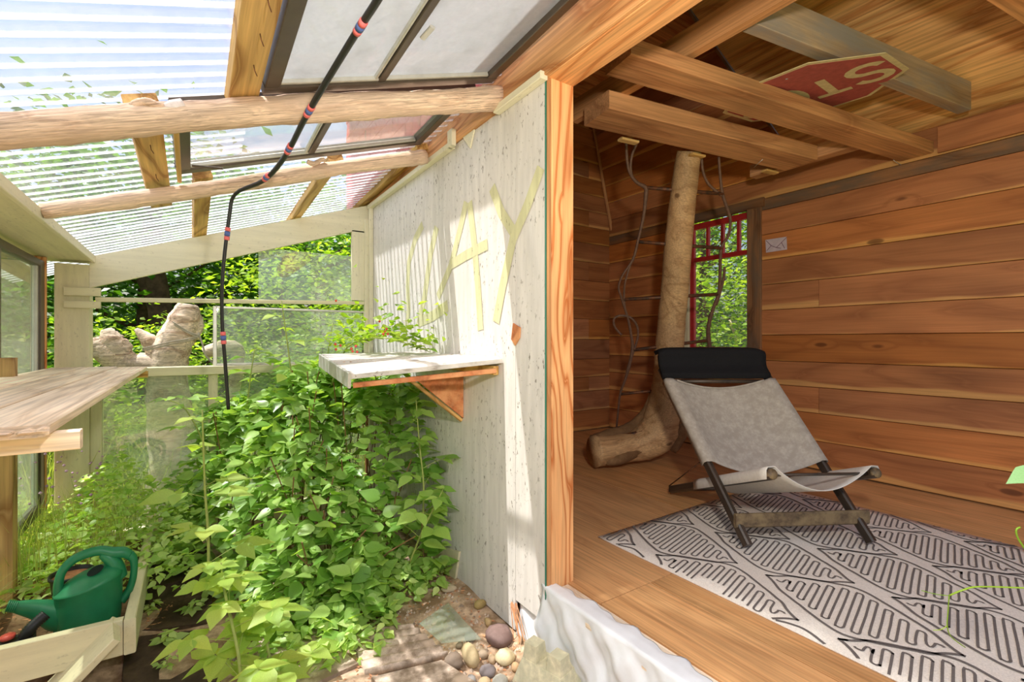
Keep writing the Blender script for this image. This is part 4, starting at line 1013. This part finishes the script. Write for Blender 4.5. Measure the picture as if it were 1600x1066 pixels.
# ================================================================ PLANTS
# leaf shapes: unit length along +Y, base at the origin, blade in XY, slightly folded
def leaf_unit(serr=True):
    ts = [0, .12, .28, .45, .62, .8, 1.0]; ws = [0, .20, .30, .30, .23, .11, 0]
    L = [(0, 0, 0)]; v = [(0, t, -.10*t*t) for t in ts]; n = len(ts)
    for s in (-1, 1): v += [(s*w_*(1.0), t-(.03 if serr and i % 2 else 0), -.10*t*t+w_*.22) for i, (t, w_) in enumerate(zip(ts[1:-1], ws[1:-1]))]
    f = []; m = n-2
    for s in (0, 1):
        o = n+s*m
        q = lambda a: tuple(a) if s else tuple(reversed(a))
        f.append(q((0, o, 1)))
        for i in range(1, n-2): f.append(q((i, o+i-1, o+i, i+1)))
        f.append(q((n-2, o+m-1, n-1)))
    return np.array(v, float), f
LV, LF = leaf_unit()
SV = np.array([(0, 0, 0), (-.26, .45, .05), (0, 1, -.06), (.26, .45, .05)]); SF = [(0, 1, 2, 3)]   # small leaf
def rotmats(d, nrm):
    """columns x, y(dir), z(normal)"""
    y = d/np.linalg.norm(d, axis=1, keepdims=True); x = np.cross(y, nrm); x /= np.linalg.norm(x, axis=1, keepdims=True)+1e-9; z = np.cross(x, y)
    return np.stack([x, y, z], axis=2)
def cloud(name, P, Dr, Nn, sz, mat, parent=None, V=SV, Fc=SF, kind='stuff'):
    R = rotmats(Dr, Nn); n = len(P)
    vv = np.einsum('nij,kj->nki', R, V)*sz[:, None, None]+P[:, None, :]
    k_ = len(V); c = P.mean(axis=0); vv = (vv-c).reshape(-1, 3)
    m = D.meshes.new(name); nf = len(Fc); lens = [len(q) for q in Fc]; tot = sum(lens)
    m.vertices.add(n*k_); m.vertices.foreach_set('co', vv.astype('f').ravel())
    flat = np.concatenate([np.array(q) for q in Fc]); idx = (flat[None, :]+(np.arange(n)*k_)[:, None]).ravel()
    m.loops.add(n*tot); m.loops.foreach_set('vertex_index', idx.astype('i'))
    st_ = np.concatenate([[0], np.cumsum(lens)[:-1]]); starts = (st_[None, :]+(np.arange(n)*tot)[:, None]).ravel()
    m.polygons.add(n*nf); m.polygons.foreach_set('loop_start', starts.astype('i')); m.polygons.foreach_set('loop_total', np.tile(lens, n).astype('i'))
    m.update(calc_edges=True); m.validate(); m.materials.append(mat)
    o = D.objects.new(name, m); place(o, Matrix.Translation(Vector(c)), parent)
    if kind: o['kind'] = kind
    return o
def rand_dirs(n, up_bias=.8, droop=.15):
    a = rng.uniform(0, 2*np.pi, n); d = np.stack([np.cos(a), np.sin(a), rng.normal(-droop, .3, n)], 1)
    nn = np.stack([rng.normal(0, .45, n), rng.normal(0, .45, n), np.full(n, up_bias)], 1); return d, nn
LEAFM = {}
def leafobj(p, d, nrm, size, mat, parent):
    if mat.name not in LEAFM: LEAFM[mat.name] = mesh('leaf', LV.tolist(), LF, mat, True)
    y = Vector(d).normalized(); x = y.cross(Vector(nrm)).normalized(); z = x.cross(y)
    M = Matrix((x, y, z)).transposed().to_4x4()*1.0; M = Matrix.Translation(Vector(p)) @ M.to_4x4() @ Matrix.Scale(size, 4)
    return place(D.objects.new('leaf', LEAFM[mat.name]), M, parent)

# ---- the big raspberry bush
rb = thing('raspberry_bush', 'large raspberry bush filling the middle of the greenhouse beneath the shelf', 'bush', loc=(.7, 3.2, GZ))
def bush_h(x, y):
    h = -.30+(y-2.28-.10*math.sin(x*7))*0.95
    if x > .85: h = min(.88, -.30+(y-(2.52+.08*math.sin(x*20)))*2.6)
    if x < .38: h = min(h, -.30+(y-(2.30+(.38-x)*2.6))*.95)
    h += .06*math.sin(x*15+y*4)*math.sin(y*11)
    return min(h, .90 if x > .55 else .62+.25*max(0, x-.1))
P_ = []; nl = 0
while len(P_) < 4200:
    x = rng.uniform(-.15, 1.25); y = rng.uniform(2.25, 4.05); h = bush_h(x, y)
    if h < -.26: continue
    dep = rng.exponential(.10)
    z_ = h-dep+rng.normal(0, .035)
    if z_ < -.27: continue
    if x > .62 and 2.0 < y < 3.25 and z_ > .84: continue
    P_.append((x, y, z_, dep))
P_ = np.array(P_); d_, n_ = rand_dirs(len(P_)); n_[:, 1] -= .25; sz = rng.uniform(.055, .125, len(P_))
sun_lo = np.argsort(P_[:, 3]+.25*(P_[:, 1]-2.3))[:300]
mask = np.zeros(len(P_), bool); mask[sun_lo] = True
for i in sun_lo: leafobj(P_[i, :3], d_[i], n_[i], float(sz[i]*1.08), M_['leaf'], rb)
cloud('foliage', P_[~mask, :3], d_[~mask], n_[~mask], sz[~mask], M_['leaf'], rb, LV, LF)
# canes
cv = []
for i in range(60):
    x, y = rs.uniform(.0, 1.2), rs.uniform(2.6, 4.0); h = bush_h(x, y)
    if h < 0: continue
    tx, ty = x+rs.uniform(-.2, .2), y-rs.uniform(0, .25)
    cv.append(tube_vf(smooth_path([(x, y, GZ), (x+.3*(tx-x), y, GZ+.5*(h-GZ)), (tx, ty, h+.0)], 3), .0035, 5))
tag(mk('canes', *join_vf(cv), M_['stem_brown'], rb), kind='stuff')

def cane_plant(name, label, pts, r, leaves, mat, stem='stem', cat='plant', size=.10, group=None, whorl=3, petiole=.09, berries=0):
    """a stem with compound leaves: whorls of leaflets on petioles"""
    o = thing(name, label, cat, loc=pts[0], group=group); P_ = smooth_path(pts, 5)
    tube('stem', pts, r, M_[stem], o, 7, 4)
    ps = []
    for j in range(leaves):
        t = .12+.88*(j+.5)/leaves; p = P_[min(int(t*(len(P_)-1)), len(P_)-1)]; a = j*2.4+rs.uniform(-.4, .4)
        L = petiole*rs.uniform(.7, 1.3)*(1.15-.7*t*(t > .6)); q = p+Vector((math.cos(a)*L, math.sin(a)*L, L*.35))
        ps.append(tube_vf([p, p.lerp(q, .6)+Vector((0, 0, .008)), q], r*.45 if not hasattr(r, '__len__') else r[-1]*.5, 4))
        s = size*(1.1-.45*t)*rs.uniform(.8, 1.15)
        for m_ in range(whorl):
            b = a+(m_-(whorl-1)/2)*1.15; off_ = Vector((math.cos(a), math.sin(a), 0))*(-.018 if m_ != (whorl-1)/2 else 0)
            leafobj(q+off_, (math.cos(b), math.sin(b), rs.uniform(-.35, .1)), (rs.uniform(-.3, .3), rs.uniform(-.5, .1), 1), s*(1.0 if m_ != (whorl-1)//2 else 1.2), mat, o)
    tag(mk('petioles', *join_vf(ps), M_[stem], o), kind='stuff')
    return o
A = lambda u, v, d: at(u, v, d=d)
cane_plant('raspberry_cane', 'single upright young raspberry cane in front of the bush', [A(326, 905, 2.15), A(325, 830, 2.15), A(320, 760, 2.15), A(316, 640, 2.15)], [.007, .006, .005, .003], 8, M_['leaf_yellow'], size=.125, petiole=.12)
cane_plant('raspberry_cane', 'yellow green raspberry cane with toothed leaves at the lower left of the bush', [A(380, 1110, 1.75), A(372, 1020, 1.78), A(352, 930, 1.85), A(345, 880, 1.9)], [.006, .006, .005, .003], 13, M_['leaf_yellow'], size=.115, petiole=.13, whorl=5)
cane_plant('raspberry_cane', 'yellow green raspberry cane right of the lower left one', [A(430, 1080, 1.9), A(418, 1010, 1.92), A(400, 950, 1.95)], [.006, .005, .003], 8, M_['leaf_yellow'], size=.11, petiole=.12, whorl=5)
cane_plant('raspberry_cane', 'tallest raspberry cane rising above the bush before the far glass', [A(465, 760, 3.3), A(462, 650, 3.3), A(452, 560, 3.3), A(440, 470, 3.3)], [.007, .006, .005, .003], 14, M_['leaf_yellow'], size=.12, petiole=.14)
cane_plant('raspberry_cane', 'leafy cane left of the tallest one at the far glass', [A(380, 760, 3.2), A(385, 650, 3.2), A(392, 585, 3.2), A(398, 545, 3.2)], [.006, .005, .004, .003], 12, M_['leaf_bright'], size=.11, petiole=.13)
cane_plant('raspberry_cane', 'leafy cane between tallest cane and wall shelf', [A(520, 720, 3.4), A(515, 620, 3.4), A(512, 560, 3.4), A(520, 505, 3.4)], [.006, .005, .004, .003], 12, M_['leaf_bright'], size=.11, petiole=.13)
cane_plant('raspberry_cane', 'leafy cane reaching left over the planter end', [A(330, 780, 3.2), A(320, 700, 3.15), A(290, 640, 3.1), A(262, 625, 3.05)], [.006, .005, .004, .003], 11, M_['leaf'], size=.11, petiole=.13)
cane_plant('raspberry_cane', 'leafy cane drooping beside the bracket at the right of the bush', [A(660, 820, 2.75), A(662, 760, 2.72), A(655, 690, 2.75), A(650, 625, 2.8)], [.006, .005, .004, .003], 12, M_['leaf'], size=.12, petiole=.09)
cane_plant('raspberry_cane', 'low cane with leaves against the white wall at the right edge of the bush', [A(640, 880, 2.6), A(660, 830, 2.55), A(680, 790, 2.52), A(690, 770, 2.5)], [.005, .005, .004, .003], 9, M_['leaf'], size=.12, petiole=.09)
# berry branches lying on the shelf
bb = cane_plant('berry_branch', 'leafy raspberry branch with red berries lying on the wall shelf', [(.78, 3.35, .80), (.82, 3.1, 1.06), (.95, 2.85, 1.12), (1.12, 2.75, 1.07), (1.22, 2.72, 1.03)], [.005, .005, .004, .003, .002], 20, M_['leaf_bright'], size=.075, petiole=.07)
bp = []
P_ = []
for i in range(260):
    a = rng.uniform(0, 1); P_.append((.78+.45*a+rng.normal(0, .05), 3.15-.42*a+rng.normal(0, .08), 1.07+rng.exponential(.07)+.05*math.sin(a*3)))
P_ = np.array(P_); P_[:, 0] = np.minimum(P_[:, 0], 1.27); d_, n_ = rand_dirs(len(P_)); cloud('foliage', P_, d_, n_, rng.uniform(.035, .07, len(P_)), M_['leaf_bright'], bb, LV, LF)
def berry(p, r=.008):
    bm = bmesh.new(); bmesh.ops.create_icosphere(bm, subdivisions=1, radius=r)
    for v_ in bm.verts: v_.co.z *= 1.15
    m = BM.setdefault(r, None) or D.meshes.new('berry')
    if BM[r] is None: bm.to_mesh(m); m.materials.append(M_['berry']); BM[r] = m
    bm.free(); return place(D.objects.new('berry', m), Matrix.Translation(p), bb)
BM = {}
for (u, v, d_) in [(602, 518, 2.95), (606, 522, 2.95), (599, 522, 2.95), (604, 514, 2.95), (524, 538, 2.95), (532, 540, 2.95), (525, 546, 2.95), (551, 549, 2.9), (549, 545, 2.9), (558, 550, 2.9), (556, 541, 2.9), (585, 558, 2.85), (602, 511, 3.0), (525, 470, 3.2), (593, 502, 3.0)]:
    berry(at(u, v, d=d_), .0085)

# seedlings on the pavers
for i, (u, v, s) in enumerate([(255, 1010, .05), (238, 960, .035), (300, 960, .05), (258, 1050, .03), (640, 900, .05), (690, 900, .045), (480, 960, .05), (560, 950, .04)]):
    lbs = ['seedling between the dark pavers near the camera', 'tiny seedling beside the planter corner', 'seedling at the foot of the young cane', 'tiny seedling at the bottom edge by the planter', 'small seedling in shade at the wall side of the bush',
           'seedling against the foot of the white wall', 'low seedling in front of the bush at its left', 'low seedling in front of the bush at its middle']
    p = at(u, v, Z=GZ+.01)
    cane_plant('seedling', lbs[i], [p, p+Vector((.005, 0, .03)), p+Vector((.01, .005, .06))], .0015, 7, M_['leaf_weed'], size=s, petiole=.03, group='seedlings')
# ivy-like ground cover at the foot of the bush
P_ = []
while len(P_) < 900:
    x = rng.uniform(.15, 1.15); y = rng.uniform(2.12, 2.75)
    if y < 2.18+.12*math.sin(x*8)+.5*max(0, x-.75): continue
    P_.append((x, y, GZ+rng.uniform(.01, .10+.18*(y-2.12))))
P_ = np.array(P_); d_, n_ = rand_dirs(len(P_)); gc = thing('ground_cover', 'low fresh green ground cover spilling onto the dirt before the bush', 'plant', loc=(.6, 2.4, GZ))
cloud('foliage', P_, d_, n_, rng.uniform(.035, .075, len(P_)), M_['leaf_weed'], gc, LV, LF)
# weeds behind the planter, left
wd_ = thing('weed_patch', 'sunlit patch of mixed weeds behind the watering can', 'weeds', loc=(-.6, 3.6, -.15)); wd_['kind'] = 'stuff'
P_ = []
while len(P_) < 2600:
    x = rng.uniform(-.95, .0); y = rng.uniform(3.0, 4.1); h = -.12+.38*(y-2.9)*(.7+.3*math.sin(x*11))+(0.06 if x > -.4 else 0)
    P_.append((x, y, h-rng.exponential(.07)+.02))
P_ = np.array(P_); P_[:, 2] = np.maximum(P_[:, 2], -.25); d_, n_ = rand_dirs(len(P_)); cloud('weed_leaves', P_, d_, n_, rng.uniform(.025, .065, len(P_)), M_['leaf_weed'], wd_, LV, LF)
def blades(name, n, reg, hh, mat, parent=None, label=None, wd=.003, zf=lambda x, y: GZ, lean=.35):
    v = []; f = []
    for i in range(n):
        x, y = reg(); z = zf(x, y); h = rs.uniform(.5, 1.1)*hh; a = rs.uniform(0, 6.28); l = h*lean*rs.uniform(.2, 1.5); dx, dy = math.cos(a), math.sin(a); k_ = len(v)
        px_, py_ = -dy*wd, dx*wd
        v += [(x-px_, y-py_, z), (x+px_, y+py_, z), (x+dx*l*.3+px_*.8, y+dy*l*.3+py_*.8, z+h*.6), (x+dx*l*.3-px_*.8, y+dy*l*.3-py_*.8, z+h*.6), (x+dx*l, y+dy*l, z+h)]
        f += [(k_, k_+1, k_+2, k_+3), (k_+3, k_+2, k_+4)]
    o = mk(name, v, f, mat, parent); o['kind'] = 'stuff'
    if label: o['label'] = label
    return o
blades('grass_stalks', 500, lambda: (rs.uniform(-1.0, -.3), rs.uniform(3.2, 4.1)), .40, M_['grass'], wd_, wd=.0018, zf=lambda x, y: -.12)
o = blades('grass_tuft', 330, lambda: (rs.uniform(-1.05, -.72), rs.uniform(2.62, 3.0)), .30, M_['grass'], None, 'dry grass tuft at the left of the planter', wd=.0016, zf=lambda x, y: -.16, lean=.8)
for i in range(22):
    x, y = rs.uniform(-.85, -.45), rs.uniform(3.4, 4.0); z_ = rs.uniform(.25, .62)
    pass
fv = []
for i in range(60):
    x, y, z_ = rs.uniform(-.85, -.45), rs.uniform(3.6, 4.05), rs.uniform(.15, .55); r = rs.uniform(.006, .011)
    fv.append(([(x-r, y, z_), (x, y-r, z_), (x+r, y, z_), (x, y+r, z_), (x, y, z_+r), (x, y, z_-r)], [(0, 1, 4), (1, 2, 4), (2, 3, 4), (3, 0, 4), (1, 0, 5), (2, 1, 5), (3, 2, 5), (0, 3, 5)]))
tag(mk('flower_heads', *join_vf(fv), M_['flower'], wd_), kind='stuff')

# vine tendrils entering at the right
vt = thing('vine_tendril', 'thin yellow green vine tendril reaching in from the right edge', 'vine', loc=at(1600, 918, d=.95))
tube('tendril', [A(1640, 921, .95), A(1600, 919, .95), A(1530, 917, .95), A(1505, 922, .95), A(1483, 931, .96)], .0016, M_['leaf_bright'], vt, 6, 4)
tube('tendril', [A(1483, 931, .96), A(1481, 960, .97), A(1480, 978, .97), A(1486, 995, .98), A(1508, 1012, .99)], .0010, M_['leaf_bright'], vt, 6, 4)
tube('tendril', [A(1483, 931, .96), A(1470, 930, .96), A(1455, 927, .96), A(1440, 923, .96)], .0008, M_['leaf_bright'], vt, 6, 4)
tube('tendril', [A(1480, 978, .97), A(1470, 984, .97), A(1458, 985, .97)], .0007, M_['leaf_bright'], vt, 6, 4)
tube('tendril', [A(1610, 870, .95), A(1600, 856, .95), A(1590, 840, .95), A(1588, 828, .95), A(1594, 824, .95)], .0016, M_['leaf_bright'], vt, 6, 4)
leafobj(A(1632, 738, .92), A(1572, 752, .92)-A(1632, 738, .92), (-.2, -.35, .9), .075, leafmat('vine_leaf', srgb(92, 124, 78), srgb(98, 130, 84), .1), vt)

# ================================================================ OUTSIDE
def tree(name, label, x, y, h, cr, n, mat, leaf=.13, trunk=.12, base=None, group='trees around the greenhouse', low=.25, flat=1.0):
    z0 = out_h(x, y) if base is None else base
    o = thing(name, label, 'tree', loc=(x, y, z0), group=group)
    pts = [(x, y, z0-.1), (x+rs.uniform(-.2, .2), y+rs.uniform(-.2, .2), z0+h*.35), (x+rs.uniform(-.4, .4), y+rs.uniform(-.4, .4), z0+h*.75)]
    tube('tree_trunk', pts, [trunk, trunk*.75, trunk*.3], M_['treebark'], o, 8, 4, .06, int(x*10) % 97)
    bv = []
    for i in range(9):
        t = rs.uniform(.3, .9); p = Vector(pts[0]).lerp(Vector(pts[2]), t); a = rs.uniform(0, 6.28); L = cr*rs.uniform(.5, .95)
        q = p+Vector((math.cos(a)*L, math.sin(a)*L, L*.45)); bv.append(tube_vf([p, p.lerp(q, .5)+Vector((0, 0, -.05)), q], [trunk*.3, trunk*.18, trunk*.06], 5))
    tag(mk('branches', *join_vf(bv), M_['treebark'], o), kind='stuff')
    nc = max(14, int(n/130)); cc = rng.normal(0, 1, (nc, 3)); cc /= np.linalg.norm(cc, axis=1, keepdims=True); cc *= rng.uniform(.3, 1, (nc, 1))**.5
    cz_ = z0+h*(low+1)/2; cc = cc*np.array([cr, cr, h*(1-low)/2*.95])+np.array([x, y, cz_])
    k_ = rng.integers(0, nc, n); P_ = cc[k_]+rng.normal(0, .22*cr, (n, 3))*np.array([1, 1, .55]); P_[:, 2] = np.maximum(P_[:, 2], z0+.05)
    d_, n_ = rand_dirs(n, .6); cloud('foliage', P_, d_, n_, rng.uniform(.6, 1.3, n)*leaf, mat, o)
    return o
T_ = tree
T_('shrub', 'sunlit yellow green shrub just beyond the upper glass pane', .95, 6.2, 3.0, .95, 4400, M_['leaf_bright'], .075, .04, low=.12)
T_('shrub', 'low leafy shrub behind the driftwood stump', -.45, 6.3, 1.9, .8, 3000, M_['leaf_bright'], .08, .03, low=.05)
T_('shrub', 'low shrub beyond the sill under the dark tree', .3, 7.2, 1.9, .9, 2600, M_['leaf_dark'], .09, .03, low=.05)
T_('shrub', 'green shrub seen left of the corner post', -1.75, 6.0, 2.6, 1.0, 3400, M_['leaf_dark'], .08, .03, low=.05)
T_('shrub', 'bright shrub outside the sliding glass', -2.3, 4.2, 1.6, .8, 2600, M_['leaf_bright'], .07, .03, low=.05)
T_('tree', 'leaning dark trunked tree seen above the driftwood', -.55, 9.3, 4.6, 2.2, 6200, M_['leaf_dark'], .15, .12, low=.40)
T_('tree', 'dense tree behind the far left post', -3.2, 9.6, 4.2, 2.6, 6500, M_['leaf_dark'], .16, .18, low=.08)
T_('tree', 'dense tree beyond the upper glass pane', 2.2, 10.2, 4.6, 2.5, 6500, M_['leaf_dark'], .16, .18, low=.08)
T_('tree', 'dark tree closing the view in the middle of the far opening', .7, 12.5, 5.2, 2.8, 6500, M_['leaf_dark'], .18, .2, low=.05)
T_('tree', 'broad tree far left of the greenhouse', -6.0, 7.5, 3.6, 2.8, 6500, M_['leaf_dark'], .16, .2, low=.08)
T_('tree', 'tall dark tree on the left beyond the sliding glass', -5.0, 4.2, 3.2, 2.1, 5200, M_['leaf_dark'], .15, .2, low=.08)
T_('tree', 'distant tree left of the middle', -2.6, 14.0, 5.6, 3.2, 6000, M_['leaf_dark'], .2, .2, low=.05)
T_('tree', 'distant tree right of the middle', 4.2, 14.5, 5.8, 3.2, 6000, M_['leaf_dark'], .2, .2, low=.05)
T_('tree', 'distant tree at the far left', -8.0, 12.5, 5.4, 3.4, 6000, M_['leaf_dark'], .2, .2, low=.05)
T_('tree', 'bright leafy tree right outside the red window', 7.6, 5.2, 5.0, 1.7, 6000, M_['leaf_bright'], .10, .08, low=.10)
T_('tree', 'dark tree seen low through the red window', 9.6, 6.2, 6.5, 2.4, 9000, M_['leaf_dark'], .13, .12, low=.03)
T_('tree', 'second tree beyond the red window', 11.5, 8.0, 7.5, 2.8, 9000, M_['leaf_dark'], .16, .15, low=.03)
T_('shrub', 'low shrub beneath the red window outside', 6.9, 4.4, 1.7, .8, 2600, M_['leaf_dark'], .08, .03, low=.03)
tag(tube('bare_twig', [at(1140, 500, d=8), at(1147, 520, d=8), at(1152, 545, d=8)], .02, M_['drift'], None, 6, 2), 'pale bare twig seen through the red window', 'twig')
# dark leaning trunk that shows between the rafter and the rail
lt = thing('tree', 'thick dark bare trunk leaning beyond the driftwood', 'tree', loc=(-.9, 8.0, -.4), group='trees around the greenhouse')
tube('tree_trunk', [at(268, 590, Y=8), at(256, 520, Y=8), at(245, 450, Y=8), at(238, 400, Y=8), at(240, 320, Y=8)], [.16, .145, .135, .12, .10], M_['treebark'], lt, 10, 4, .06, 3)
tube('branch', [at(240, 470, Y=8), at(222, 435, Y=8), at(205, 410, Y=8)], [.09, .07, .04], M_['treebark'], lt, 8, 3, .05, 4)
# long grass outside the low panes
go = blades('long_grass', 2600, lambda: (rs.uniform(-2.0, 1.6), rs.uniform(4.4, 6.6)), .85, M_['grass'], None, 'long pale grass outside the low glass panes', wd=.004, zf=lambda x, y: -.42, lean=.4)
blades('long_grass', 1500, lambda: (rs.uniform(-3.2, -1.0), rs.uniform(2.6, 6.0)), .6, M_['grass'], None, 'long grass outside the sliding glass', wd=.004, zf=lambda x, y: -.42, lean=.4)
